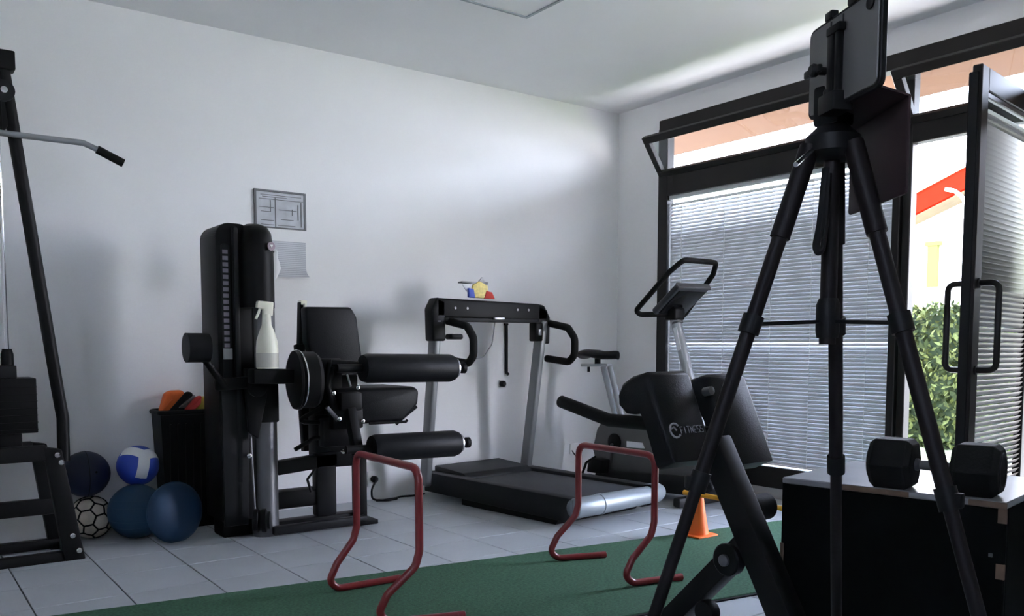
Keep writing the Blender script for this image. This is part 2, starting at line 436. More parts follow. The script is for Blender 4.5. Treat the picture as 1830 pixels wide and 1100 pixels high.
def pull(side):
    n = DN*side; base = F0+DD*.05+(V((0, 0, 0)) if side > 0 else DN*(-DT)); zs = (.885, 1.27)
    o = MB().tube([base+V((0, 0, zs[0])), base+n*.085+V((0, 0, zs[0])), base+n*.085+V((0, 0, zs[1])), base+V((0, 0, zs[1]))], .0135, 12, .035).put('pull_handle', K['frame'], d1)
    for z in zs: MB().lathe([(.022, 0), (.022, .006), (.014, .008)], base+V((0, 0, z)), n).put('handle_rose', K['frame'], o)
pull(1); pull(-1)

# ================================================================== OUTSIDE
MB().box((-30, -12, -.2), (7.45, 16, -.151)).put('outside_ground', K['pave'], kind='structure', smooth=False)
MB().box((XW+.01, -8, -.2), (7.45, 16, -.02)).put('outside_paving', K['pave'], kind='structure', smooth=False)
MB().box((7.45, -12, -.2), (60, 50, -.02)).put('outside_lawn', K['lawn'], kind='structure', smooth=False)
hg = thing('hedge', 'clipped leafy green hedge seen through the open door', 'hedge', (8.6, 4.5, -.02))
core = MB(); core.box((8.35, 1.0, -.02), (8.9, 9.0, 1.30), .05); core.put('hedge_core', K['bark'], hg)
rnd = random.Random(3)
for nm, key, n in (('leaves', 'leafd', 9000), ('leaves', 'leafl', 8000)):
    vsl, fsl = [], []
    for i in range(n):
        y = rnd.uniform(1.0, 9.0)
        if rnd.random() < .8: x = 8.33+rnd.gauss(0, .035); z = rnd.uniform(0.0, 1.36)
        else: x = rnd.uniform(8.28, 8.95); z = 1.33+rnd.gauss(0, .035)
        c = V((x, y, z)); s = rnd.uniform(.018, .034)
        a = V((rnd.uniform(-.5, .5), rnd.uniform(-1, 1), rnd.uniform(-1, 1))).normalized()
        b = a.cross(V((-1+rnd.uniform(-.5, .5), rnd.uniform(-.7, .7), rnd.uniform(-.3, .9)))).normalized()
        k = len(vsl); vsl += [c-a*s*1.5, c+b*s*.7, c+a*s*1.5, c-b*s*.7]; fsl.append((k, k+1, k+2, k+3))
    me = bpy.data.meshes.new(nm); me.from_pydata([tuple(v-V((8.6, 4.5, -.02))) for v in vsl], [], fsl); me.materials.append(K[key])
    o = bpy.data.objects.new(nm, me); COL.objects.link(o); o.parent = hg; o['kind'] = 'stuff'
# neighbouring house: gable end with red barge board
HX = 16.0
hs = thing('house', 'pale house with a red edged gable roof beyond the hedge', 'house', (HX+3, 8.0, -.02))
pa, pb = onx(1600, 400, HX), onx(1760, 318, HX)
sl_ = (pb.z-pa.z)/(pa.y-pb.y)                      # the rake climbs towards -Y
ya0, ya1 = 12.5, 5.2
z0 = pa.z-sl_*(ya0-pa.y); z1 = pa.z+sl_*(pa.y-ya1)
yb1 = ya1-(ya0-ya1); 
MB().prism([(HX+.25, ya0-.5, -.02), (HX+.25, ya0-.5, z0+.1), (HX+.25, ya1, z1-.2), (HX+.25, yb1+.5, z0+.1), (HX+.25, yb1+.5, -.02)], (6, 0, 0)).put('walls', K['facade'], hs, smooth=False)
for ya in (ya0, yb1):
    MB().prism([(HX, ya, z0), (HX, ya, z0+.38), (HX, ya1, z1+.38), (HX, ya1, z1)], (.10, 0, 0)).put('barge_board', K['roofred'], hs, smooth=False)
    MB().prism([(HX-.05, ya, z0+.38), (HX-.05, ya, z0+.62), (HX-.05, ya1, z1+.62), (HX-.05, ya1, z1+.38)], (6.4, 0, 0)).put('roof_slope', K['tileroof'], hs, smooth=False)
q = onx(1722, 372, HX); 
ar = MB(); pts = [onx(u, v, HX-.04) for u, v in ((1690, 338), (1706, 341), (1718, 350), (1728, 366), (1730, 385))]
ar.tube(pts, .035, 8, .0); ar.put('white_scroll', K['white'], hs)
pw0, pw1 = onx(1661, 440, HX+.24), onx(1676, 512, HX+.24)
MB().box((HX+.17, pw1.y, pw1.z), (HX+.26, pw0.y, pw0.z)).put('window_shutter', K['olive'], hs, smooth=False)
MB().box((HX+.16, pw1.y-.05, pw0.z), (HX+.26, pw0.y+.05, pw0.z+.08)).put('window_lintel', K['olive'], hs, smooth=False)

# ================================================================== WALL THINGS
def poster(name, label, m, c0, c1, curl=0):
    t = thing(name, label, 'notice', (c0[0], YB, c1[1]))
    b = MB(); nx, nz = 12, 12; g = []
    for j in range(nz+1):
        for i in range(nx+1):
            fx, fz = i/nx, j/nz; x = c0[0]+(c1[0]-c0[0])*fx; z = c0[1]+(c1[1]-c0[1])*fz
            lift = .003+curl*max(0, fz-.7)**2*fx**2*6
            g.append(b.bm.verts.new((x, YB-lift, z+curl*.3*max(0, fz-.8)*fx)))
    for j in range(nz):
        for i in range(nx): b.bm.faces.new((g[j*(nx+1)+i], g[(j+1)*(nx+1)+i], g[(j+1)*(nx+1)+i+1], g[j*(nx+1)+i+1]))
    b.put('sheet', m, t)
    return t
t = poster('wall_plan', 'framed grey plan sheet fixed on the back wall above another notice', K['plan'], (1.803, 1.898), (2.114, 1.685))
fb = MB()
for lo, hi in (((1.80, YB-.012, 1.682), (1.812, YB-.001, 1.902)), ((2.106, YB-.006, 1.682), (2.118, YB-.001, 1.902)), ((1.812, YB-.012, 1.892), (2.106, YB-.001, 1.902)), ((1.812, YB-.006, 1.682), (2.106, YB-.001, 1.690))): fb.box(lo, hi)
fb.put('edge_frame', K['greymetal'], t, smooth=False)
for x, z0_, z1_ in ((1.925, 1.69, 1.86), (1.895, 1.775, 1.845), (2.085, 1.70, 1.845), (2.065, 1.74, 1.83), (2.03, 1.765, 1.80)):
    MB().box((x, YB-.0045, z0_), (x+.006, YB-.003, z1_)).put('plan_line', K['greymetal'], t, smooth=False)
pl_ = MB()
for x0, x1, z in ((1.84, 2.09, 1.872), (1.85, 2.0, 1.861), (1.83, 2.10, 1.848), (1.83, 1.92, 1.80), (1.84, 1.90, 1.775), (1.84, 1.92, 1.725), (1.95, 2.06, 1.79), (1.94, 2.05, 1.70), (1.84, 1.92, 1.70), (1.96, 2.04, 1.735)):
    pl_.box((x0, YB-.0042, z), (x1, YB-.003, z+.0035))
pl_.put('printed_rules', K['greymetal'], t, smooth=False, kind='stuff')
t = poster('wall_notice', 'lower text notice on the back wall with a curling corner', K['text'], (1.80, 1.61), (2.113, 1.395), .10)
def socket(label, x, z, s=.08, plug=True):
    t = thing('wall_socket', label, 'socket', (x, YB, z), 'sockets on the back wall')
    MB().box((x-s/2, YB-.010, z-s/2), (x+s/2, YB, z+s/2), .003).put('face_plate', K['white'], t)
    if plug: MB().lathe([(.022, 0), (.022, .025), (.012, .035)], (x-.01, YB-.010, z), (0, -1, 0), 16).put('plug', K['black'], t)
    return t
socket('white socket low on the back wall with a round black plug, beside the leg machine', 2.555, .135, .10)
socket('small white socket at mid height on the back wall behind the treadmill', 3.572, .722, .055)
socket('plain white socket low on the back wall beside the exercise bike', 4.24, .21, .08, False)
t = thing('wall_rod', 'thin black vertical rod on the back wall seen through the treadmill frame', 'rod', (3.60, YB, .79))
MB().tube([(3.60, YB-.014, 1.139), (3.60, YB-.014, .80), (3.615, YB-.02, .785)], .011, 8, .01).put('rod_tube', K['darkgrey'], t)
MB().box((3.585, YB-.02, 1.135), (3.615, YB, 1.15), .002).put('rod_bracket', K['black'], t)
cb = thing('power_cord', 'black power cord trailing along the floor below the wall socket', 'cord', (2.6, 4.95, 0))
MB().tube([(2.545, YB-.045, .13), (2.50, 4.93, .08), (2.50, 4.93, .012), (2.56, 4.90, .008), (2.66, 4.91, .008), (2.72, 4.95, .008), (2.80, 4.93, .008), (2.90, 4.95, .008)], .0065, 8, .04).put('cable', K['black'], cb)
MB().tube([(2.52, 4.91, .008), (2.58, 4.87, .008), (2.66, 4.89, .008)], .0065, 8, .03).put('cable_loop', K['black'], cb)
MB().tube([(4.215, YB-.006, .20), (4.25, YB-.02, .15), (4.28, YB-.03, .02), (4.28, 4.80, .008)], .005, 8, .03).put('bike_cord', K['darkgrey'], None, label='thin dark cord dropping from the socket beside the exercise bike', cat='cord')

# ================================================================== LAT MACHINE
YG = 4.42
g = thing('lat_machine', 'black steel lat pulldown machine with a weight stack, cut off by the frame edge', 'gym machine', (.45, 4.55, 0))
gp = lambda u, v, Y=YG: ony(u, v, Y)
# front frame
MB().beam((-.30, YG, .022), (.735, YG, .022), .045, .045, (0, 0, 1), .005).put('foot_bar', K['steel'], g)
lp = [gp(70, 797), gp(99, 803), gp(151, 995), gp(120, 995)]
lp = [V((.585, YG, .535)), V((.66, YG, .52)), V((.742, YG, 0)), V((.655, YG, 0))]
MB().prism([p+V((0, .03, 0)) for p in lp], (0, -.06, 0), .006).put('leg', K['steel'], g)
MB().prism([p+V((-.02, .31, 0)) for p in lp], (0, -.05, 0), .006).put('leg', K['steel'], g)
MB().beam((-.30, YG, .507), (.60, YG, .507), .055, .07, (0, 0, 1), .006).put('top_rail', K['steel'], g)
MB().beam((-.30, YG+.28, .505), (.58, YG+.28, .505), .05, .06, (0, 0, 1), .006).put('top_rail', K['steel'], g)
MB().beam((-.30, YG+.28, .030), (.70, YG+.28, .030), .05, .045, (0, 0, 1), .005).put('foot_bar', K['steel'], g)
MB().beam((-.30, YG+.28, .215), (.68, YG+.28, .215), .05, .075, (0, 0, 1), .005).put('cross_bar', K['steel'], g)
MB().beam((.70, YG-.02, .022), (.70, YG+.30, .022), .05, .044, (0, 0, 1), .005).put('foot_bar', K['steel'], g)
for p in ((.640, .497), (.655, .462), (.69, .118), (.715, .045)):
    MB().lathe([(.012, 0), (.012, .006), (.007, .010), (0, .010)], (p[0], YG-.032, p[1]), (0, -1, 0), 12).put('bolt', K['chrome'], g)
MB().box((.30, YG+.03, .54), (.51, YG+.22, .60), .005).put('pedestal', K['steel'], g)
ws = MB().box((.15, YG+.01, .60), (.573, YG+.22, .848), .004).put('weight_stack', K['black'], g)
MB().box((.15, YG+.03, .848), (.50, YG+.20, .905), .004).put('top_plate', K['darkgrey'], ws)
for k in range(7):
    MB().box((.148, YG+.006, .615+k*.032), (.5745, YG+.0095, .618+k*.032)).put('plate_joint', K['steel'], ws, smooth=False)
for x in (.425, .472):
    MB().tube([(x, YG+.10, .90), (x, YG+.10, 2.20)], .0105, 10).put('guide_rod', K['chrome'], g)
MB().lathe([(.026, 0), (.026, .05), (.019, .075), (0, .075)], (.472, YG+.10, .905), (0, 0, 1), 16).put('rod_collar', K['black'], g)
MB().lathe([(.015, 0), (.015, .012), (0, .012)], (.425, YG+.10, 1.0), (0, 0, 1), 16).put('rod_clip', K['black'], g)
MB().tube([V((.675, YG+.03, .46)), V((.678, YG+.03, .66)), V((.66, YG+.03, .80)), V((.497, YG+.03, 2.20))], .027, 14, .10).put('diagonal_post', K['steel'], g)
MB().beam((-.2, YG+.03, 2.235), (.541, YG+.03, 2.235), .08, .082, (0, 0, 1), .006).put('top_beam', K['steel'], g)
MB().prism([(.40, YG+.06, 2.20), (.51, YG+.06, 2.20), (.525, YG+.06, 1.99), (.49, YG+.06, 1.93), (.455, YG+.06, 1.94)], (0, -.05, 0), .004).put('pulley_bracket', K['black'], g)
MB().lathe([(.045, 0), (.045, .006), (.036, .012), (.045, .018), (.045, .024)], (.49, YG-.016, 2.10), (0, 1, 0), 24).put('pulley', K['darkgrey'], g)
MB().lathe([(.014, 0), (.014, .008), (0, .010)], (.492, YG-.018, 2.10), (0, -1, 0), 12).put('pulley_bolt', K['chrome'], g)
MB().tube([(.478, YG-.005, 2.05), (.478, YG-.005, 1.916)], .004, 6).put('cable', K['rubber'], g)
b_ = thing('lat_bar', 'grey bent pulldown bar with a black rubber grip hanging on the lat machine', 'exercise bar', (.42, YG, 1.90))
LB = [(-.13, YG-.01, 1.845), (.0, YG-.01, 1.905), (.05, YG-.01, 1.918), (.42, YG-.01, 1.916), (.80, YG-.01, 1.917), (.855, YG-.01, 1.897), (.965, YG-.01, 1.848)]
MB().tube(LB, .0135, 12, .04).put('bar', K['silver'], b_)
for a, c in ((LB[-2], LB[-1]), (LB[1], LB[0])):
    a, c = V(a), V(c); s = a+(c-a)*.02; MB().tube([s, s+(c-s)*1.03], .0195, 14).put('grip', K['rubber'], b_)

# ================================================================== LEG MACHINE
YT = 4.42
m = thing('leg_extension_machine', 'black leg extension machine with a tall weight tower, seat and padded rollers', 'gym machine', (1.75, 4.45, 0))
T = lambda u, v, Y=YT: ony(u, v, Y)
# tower: rounded housing, outline on plane, deep 0.22
def arch(x0, x1, z0, z1, Y, r, n=8):
    pts = [V((x0, Y, z0)), V((x1, Y, z0))]
    for k in range(n+1): a = math.pi/2*k/n; pts.append(V((x1-r+r*math.cos(a), Y, z1-r+r*math.sin(a))))
    for k in range(n+1): a = math.pi/2+math.pi/2*k/n; pts.append(V((x0+r+r*math.cos(a), Y, z1-r+r*math.sin(a))))
    return pts
MB().prism(arch(1.372, 1.56, .10, 1.605, YT+.20, .07), (0, -.26, 0), .008).put('tower_housing', K['black'], m)
MB().prism(arch(1.395, 1.44, .70, 1.50, YT-.058, .018), (0, -.006, 0), .002).put('stack_window', K['darkgrey'], m)
for k in range(16):
    MB().box((1.403, YT-.0655, .985+k*.031), (1.430, YT-.0638, 1.005+k*.031)).put('plate_label', mat('plate_label', (.22, .20, .24), .6) if k == 0 else bpy.data.materials['plate_label'], m, smooth=False)
MB().box((1.395, YT-.075, .985-.06), (1.44, YT-.06, .985-.005), .003).put('white_tag', mat('tag_grey', (.33, .33, .33), .6), m)
MB().prism(arch(1.45, 1.475, .30, 1.585, YT-.058, .012), (0, -.035, 0), .006).put('tower_rib', K['darkgrey'], m)
# front shroud (half round column cover with slanted top)
sh = MB(); prof = []
cx, cy, R = 1.575, YT-.06, .085
b = bmesh.new(); rings = []
for z, k in ((1.185, 1.), (1.20, 1.0), (1.40, 1.0), (1.50, .98), (1.56, .90), (1.595, .72), (1.61, .4)):
    rings.append([b.verts.new((cx+R*k*math.cos(a), cy+.06+(R*k*1.25)*math.sin(a)-.06*(k), z)) for a in [math.pi*2*i/24 for i in range(24)]])
for A, B in zip(rings, rings[1:]):
    for i in range(24): b.faces.new((A[i], A[(i+1) % 24], B[(i+1) % 24], B[i]))
b.faces.new(rings[0][::-1]); b.faces.new(rings[-1]); bmesh.ops.recalc_face_normals(b, faces=b.faces)
sh._merge(b); sh.put('front_shroud', K['black'], m)
MB().lathe([(.022, 0), (.022, .004), (0, .004)], (1.615, YT-.165, 1.49), (.25, -1, 0), 20).put('shroud_badge', mat('badge_pink', (.30, .22, .27), .5), m)
MB().prism([V((1.607, YT-.172, 1.498)), V((1.624, YT-.169, 1.498)), V((1.616, YT-.171, 1.482))], (0, -.003, 0)).put('badge_mark', K['white'], m, smooth=False)
# silver column
MB().lathe([(.068, 0), (.068, 1.50), (.05, 1.53), (0, 1.535)], (1.610, YT-.02, 0), (0, 0, 1), 28).put('silver_column', K['greymetal'], m)
MB().box((1.40, YT+.02, .0), (1.60, YT+.18, .105), .01).put('tower_foot', K['black'], m)
# lower cover plate, cam and pulleys seen on the tower front
MB().prism([V((1.375, YT-.07, .08)), V((1.50, YT-.07, .08)), V((1.51, YT-.07, .55)), V((1.47, YT-.07, .80)), V((1.375, YT-.07, .80))], (0, -.02, 0), .006).put('lower_cover', K['darkgrey'], m)
MB().lathe([(.055, 0), (.055, .05), (.04, .06), (0, .06)], (1.53, YT-.10, .79), (.2, -1, 0), 28).put('pivot_hub', K['black'], m)
MB().prism([V((1.475, YT-.11, .88)), V((1.56, YT-.11, .88)), V((1.59, YT-.11, .74)), V((1.54, YT-.11, .52)), V((1.49, YT-.11, .56))], (0, -.03, 0), .008).put('pivot_arm', K['steel'], m)
MB().box((1.55, YT-.12, .60), (1.66, YT-.06, .80), .01).put('bracket', K['black'], m)
MB().lathe([(.06, 0), (.06, .02), (.05, .03), (.06, .04), (.06, .06)], (1.50, YT-.16, .11), (.9, -.45, 0), 28).put('pulley_wheel', K['black'], m)
MB().lathe([(.045, 0), (.045, .012), (0, .015)], (1.56, YT-.19, .11), (.9, -.45, 0), 24).put('wheel_face', K['darkgrey'], m)
MB().tube([(1.505, YT-.12, .55), (1.515, YT-.13, .16)], .006, 8).put('cable', K['greymetal'], m)
MB().lathe([(.012, 0), (.012, .03), (0, .035)], T(442, 813, YT-.10), (0, -1, 0), 12).put('bolt', K['chrome'], m)
# left counter roller on its lever
lv = MB().tube([T(402, 690, YT-.14), T(388, 672, YT-.14), T(352, 622, YT-.14)], .018, 12, .01).put('lever_arm', K['steel'], m)
MB().tube([T(332, 621, YT-.14), T(372, 621, YT-.14)], .071, 24).put('lever_roller', K['vinyl'], m)
MB().beam(T(383, 688, YT-.13), T(470, 680, YT-.13), .04, .06, (0, 0, 1), .012).put('hub_arm', K['black'], m)
# horizontal shaft to the cam
MB().beam(T(448, 672, 4.215), T(520, 672, 4.215), .10, .075, (0, 0, 1), .008).put('drive_arm', K['black'], m)
MB().lathe([(.150, 0), (.150, .012), (.146, .016), (.146, .10), (.13, .12), (0, .12)], (1.715, 4.235, .818), (1, -.12, 0), 40).put('cam_wheel', K['black'], m)
MB().tube([V((1.7125+.018, 4.233, .818))+V((0, -.153*math.cos(a), .153*math.sin(a))) for a in [2*math.pi*k/40 for k in range(40)]], .0035, 6, 0, True).put('cam_rim', K['chrome'], m)
# backrest
bk = [T(541, 548, 4.62), T(622, 549, 4.62), T(632, 566, 4.62), T(645, 665, 4.62), T(568, 690, 4.62), T(544, 610, 4.62)]
MB().prism([p+V((0, .04, 0)) for p in bk], (0, -.085, 0), .016, 3).put('backrest', K['vinyl'], m)
MB().beam(T(539, 540, 4.68), T(536, 700, 4.68), .035, .045, (0, 1, 0), .004).put('back_post', K['steel'], m)
MB().beam(T(540.5, 537, 4.68)+V((0, 0, .001)), T(540.5, 545, 4.68), .037, .047, (0, 1, 0), .003).put('post_cap', K['cream'], m)
MB().beam(T(545, 542, 4.645), T(545, 600, 4.645), .012, .02, (0, 1, 0), .002).put('back_edge', K['cream'], m)
# seat
sp_ = [V((2.03, 4.10, .70)), V((2.44, 4.10, .70)), V((2.44, 4.56, .70)), V((2.03, 4.56, .70))]
MB().prism([T(600, 694, 4.2), T(742, 690, 4.2), T(750, 697, 4.2), T(748, 722, 4.2), T(722, 752, 4.2), T(640, 758, 4.2), T(600, 740, 4.2)], (0, .36, 0), .02, 3).put('seat', K['vinyl'], m)
MB().tube([T(708, 757, 4.22), T(722, 744, 4.22), T(744, 726, 4.22)], .010, 8).put('seat_brace', K['steel'], m)
MB().tube([T(660, 756, 4.21), T(725, 753, 4.21), T(728, 750, 4.21)], .008, 8).put('seat_lever', K['steel'], m)
# rollers with metal end caps and black knobs
def roller(y, z, x0, x1, r):
    c0, c1 = V((x0, y, z)), V((x1, y, z-.008))
    o = MB().lathe([(r*.6, 0), (r*.9, .006), (r, .03), (r, (c1-c0).length-.035), (r*.88, (c1-c0).length-.008), (r*.7, (c1-c0).length)], c0, c1-c0, 32).put('roller_pad', K['vinyl'], m)
    ax = (c1-c0).normalized()
    MB().lathe([(r*.74, 0), (r*.72, .010), (.02, .016), (0, .016)], c1, ax, 28).put('end_cap', K['silver'], o)
    MB().lathe([(.013, 0), (.013, .03), (.030, .035), (.030, .055), (.018, .062), (0, .062)], c1+ax*.014, ax, 20).put('end_knob', K['black'], o)
    MB().lathe([(.022, -.14), (.022, .01)], c0, ax, 16).put('roller_axle', K['steel'], o)
roller(4.10, .876, 2.03, 2.60, .077)
roller(4.06, .458, 2.055, 2.60, .073)
# mechanism between cam and seat
mech = [(572, 640, 612, 700, 4.22), (590, 668, 640, 740, 4.24), (596, 728, 650, 768, 4.18), (560, 690, 598, 742, 4.30), (578, 745, 640, 800, 4.25), (610, 700, 648, 735, 4.15)]
for u0, v0, u1, v1, Y in mech:
    a, c = T(u0, v1, Y), T(u1, v0, Y)
    MB().box((a.x, Y, a.z), (c.x, Y+.07, c.z), .012).put('linkage_block', K['black'], m)
MB().tube([T(592, 648, 4.2), T(584, 690, 4.2), T(600, 735, 4.2)], .022, 12, .05).put('cam_link', K['steel'], m)
MB().tube([T(592, 648, 4.17), T(640, 652, 4.12)], .02, 12).put('roller_arm', K['steel'], m)
MB().tube([T(620, 668, 4.14), T(626, 690, 4.14)], .009, 10).put('adjust_pin', K['chrome'], m)
MB().tube([T(584, 727, 4.17), T(604, 750, 4.17)], .012, 10).put('adjust_rod', K['greymetal'], m)
for u, v in ((595, 702), (638, 692), (628, 787), (612, 806), (647, 752), (605, 748)):
    MB().lathe([(.011, 0), (.011, .012), (0, .016)], T(u, v, 4.145), (0, -1, 0), 12).put('bolt', K['chrome'], m)
MB().beam(T(625, 730, 4.17), T(640, 812, 4.1), .05, .06, (0, 1, 0), .006).put('shin_arm', K['steel'], m)
MB().tube([T(575, 728, 4.30), T(525, 754, 4.30), T(580, 754, 4.30)], .012, 10, .03).put('grab_handle', K['steel'], m)
MB().tube([T(590, 782, 4.30), T(562, 782, 4.30), T(527, 803, 4.30)], .012, 10, .02).put('release_lever', K['steel'], m)
MB().tube([T(563, 838, 4.34), T(549, 856, 4.34), T(556, 878, 4.34)], .007, 8, .01).put('foot_trigger', K['steel'], m)
# base frame
MB().beam(T(492, 836, 4.42), T(600, 818, 4.42), .06, .075, (0, 0, 1), .008).put('tie_beam', K['steel'], m)
MB().beam(T(560, 822, 4.42), T(648, 816, 4.42), .06, .085, (0, 0, 1), .008).put('seat_beam', K['steel'], m)
MB().box((1.90, 4.39, .06), (2.015, 4.47, .36), .012).put('centre_post', K['darkgrey'], m)
MB().beam((1.64, 4.45, .17), (1.97, 4.45, .17), .09, .10, (0, 0, 1), .02).put('lower_tube', K['steel'], m)
MB().beam((1.60, 4.44, .035), (2.16, 4.44, .035), .08, .05, (0, 0, 1), .01).put('foot_beam', K['steel'], m)
MB().beam((1.62, 4.33, .03), (2.16, 4.33, .03), .05, .045, (0, 0, 1), .01).put('foot_beam', K['darkgrey'], m)
MB().beam((2.155, 4.40, .02), (2.155, 4.40, .42), .075, .05, (0, 1, 0), .008).put('front_post', K['steel'], m)
MB().box((2.10, 4.30, 0), (2.22, 4.50, .025), .004).put('foot_plate', K['black'], m)
MB().box((1.90, 4.40, .36), (2.10, 4.52, .62), .02).put('seat_support', K['black'], m)
MB().beam((1.93, 4.60, .40), (1.92, 4.66, 1.0), .05, .05, (0, 1, 0), .006).put('back_support', K['steel'], m)
# spray bottle standing on the drive arm
q0 = T(476, 655, 4.20)
s = thing('spray_bottle', 'white trigger spray bottle standing on the leg machine arm', 'bottle', (q0.x, 4.20, .868))
zb = T(476, 672, 4.215).z+.0385
MB().lathe([(.050, 0), (.054, .006), (.054, .10), (.050, .14), (.036, .185), (.024, .215), (.021, .27)], (q0.x+.006, 4.20, zb), (0, 0, 1), 28).put('bottle', K['cream'], s)
MB().prism([V((q0.x-.012, 4.217, zb+.26)), V((q0.x+.034, 4.217, zb+.26)), V((q0.x+.040, 4.217, zb+.33)), V((q0.x-.040, 4.217, zb+.335)), V((q0.x-.046, 4.217, zb+.30)), V((q0.x-.012, 4.217, zb+.295))], (0, -.034, 0), .006).put('spray_head', K['cream'], s)
MB().tube([(q0.x-.026, 4.20, zb+.30), (q0.x-.034, 4.20, zb+.275), (q0.x-.048, 4.20, zb+.245)], .007, 8, .01).put('trigger', K['cream'], s)
MB().lathe([(.0548, 0), (.0548, .07)], (q0.x+.006, 4.20, zb+.008), (0, 0, 1), 28).put('label_band', K['amber'], s)
# white cloth behind the tower
cw = thing('white_cloth', 'small white cloth hung on the far side of the weight tower top', 'cloth', (1.74, 4.60, 1.28))
pts = [T(u, v, 4.62) for u, v in ((489, 447), (494, 449), (493, 460), (497, 470), (499, 480), (495, 490), (490, 500), (485, 500), (483, 460))]
MB().prism([p+V((0, .02, 0)) for p in pts], (0, -.05, 0), .006, 2).put('cloth_fold', K['cloth'], cw)
MB().tube([T(484, 452, 4.62), T(493, 450, 4.60)], .008, 8).put('cloth_hook', K['steel'], cw)

# ================================================================== BALLS AND BIN
def ball_at(u, v, r, Y): 
    p = ony(u, v, Y); return p
rs = .107
cs = V((ony(162, 906, 4.86).x, 4.86, rs))
t = thing('soccer_ball', 'worn white football with black seams on the floor by the lat machine', 'ball', (cs.x, cs.y, 0))
MB().sphere(cs, rs, 32).put('ball_skin', K['leather'], t)
ph = (1+5**.5)/2; tv = []
def perms(a, b, c):
    for sa in ((1, -1) if a else (1,)):
        for sb in ((1, -1) if b else (1,)):
            for sc_ in ((1, -1) if c else (1,)):
                x, y_, z_ = a*sa, b*sb, c*sc_
                for q_ in ((x, y_, z_), (y_, z_, x), (z_, x, y_)): tv.append(V(q_))
perms(0, 1, 3*ph); perms(1, 2+ph, 2*ph); perms(ph, 2, 2*ph+1)
rot = Matrix.Rotation(.5, 3, 'X') @ Matrix.Rotation(.35, 3, 'Z')
sm = MB()
for i in range(len(tv)):
    for j in range(i):
        if abs((tv[i]-tv[j]).length-2) < 1e-3:
            a, c = rot @ tv[i].normalized(), rot @ tv[j].normalized()
            if a.dot(V((-.2, -1, .3))) < -.2: continue
            sm.tube([cs+(a*(1-f)+c*f).normalized()*(rs+.0005) for f in (0, .5, 1)], .0045, 6)
sm.put('seam', K['rubber'], t)
cn = V((ony(154, 846, 4.86).x, 4.875, .333))
t = thing('slam_ball', 'plain dark navy ball resting on top of the football against the wall', 'ball', (cn.x, cn.y, cn.z-.115))
MB().sphere(cn, .118, 32).put('ball_skin', K['navy'], t)
MB().tube([cn+V((.0, -.1185*math.cos(a), .1185*math.sin(a))) for a in [2*math.pi*k/40 for k in range(40)]], .0015, 6, 0, True).put('seam', K['rubber'], t)
MB().lathe([(.006, 0), (.006, .003), (0, .003)], cn+V((.03, -.113, .02)), (.25, -1, .2), 12).put('valve', K['rubber'], t)
c1 = V((ony(243, 880, 4.72).x, 4.72, .140))
t = thing('exercise_ball', 'mid blue exercise ball on the floor holding up the volleyball', 'ball', (c1.x, c1.y, 0))
MB().sphere(c1, .140, 40).put('ball_skin', K['blue'], t)
for k in (-2, -1, 1, 2):
    z = k*.035; rr = math.sqrt(.140**2-z*z)
    MB().tube([c1+V((rr*math.cos(a), rr*math.sin(a), z)) for a in [2*math.pi*i/40 for i in range(40)]], .0015, 6, 0, True).put('rib', K['blue'], t)
cd2 = V((ony(312, 886, 4.52).x, 4.52, .150))
t = thing('balance_disc', 'deep blue round balance disc standing on edge against the black bin', 'balance disc', (cd2.x, cd2.y, 0))
ax = V((.30, -1, .10)).normalized()
MB().lathe([(0, -.05), (.08, -.045), (.13, -.03), (.149, -.008), (.152, .0), (.149, .010), (.135, .028), (.11, .042), (.06, .052), (0, .055)], cd2, ax, 44).put('disc_body', K['blue2'], t)
MB().tube([cd2+ (ax.orthogonal().normalized()*math.cos(a)+ax.cross(ax.orthogonal().normalized())*math.sin(a))*.1515 for a in [2*math.pi*i/44 for i in range(44)]], .004, 8, 0, True).put('disc_rim', K['blue'], t)
cv = V((ony(246, 818, 4.80).x, 4.80, .366))
vb = thing('volleyball', 'blue and white volleyball perched on the blue exercise ball', 'ball', (cv.x, cv.y, cv.z-.1))
MB().sphere(cv, .105, 32).put('ball_skin', K['bluep'], vb)
up_ = V((.15, -.8, .62)).normalized(); e1 = up_.orthogonal().normalized(); e2 = up_.cross(e1)
for k in range(3):
    a0 = 2*math.pi*k/3+.5
    d_ = e1*math.cos(a0)+e2*math.sin(a0); s_ = up_.cross(d_)
    pb_ = MB(); n = 8; gr = []
    for i in range(n+1):
        for j in range(3):
            th_ = i/n*1.25; off_ = (j-1)*.28
            p = (up_*math.cos(th_)+d_*math.sin(th_)+s_*off_).normalized()*.1065
            gr.append(pb_.bm.verts.new(cv+p))
    for i in range(n):
        for j in range(2): pb_.bm.faces.new((gr[i*3+j], gr[i*3+j+1], gr[(i+1)*3+j+1], gr[(i+1)*3+j]))
    bmesh.ops.recalc_face_normals(pb_.bm, faces=pb_.bm.faces)
    pb_.put('white_panel', K['cloth'], vb)
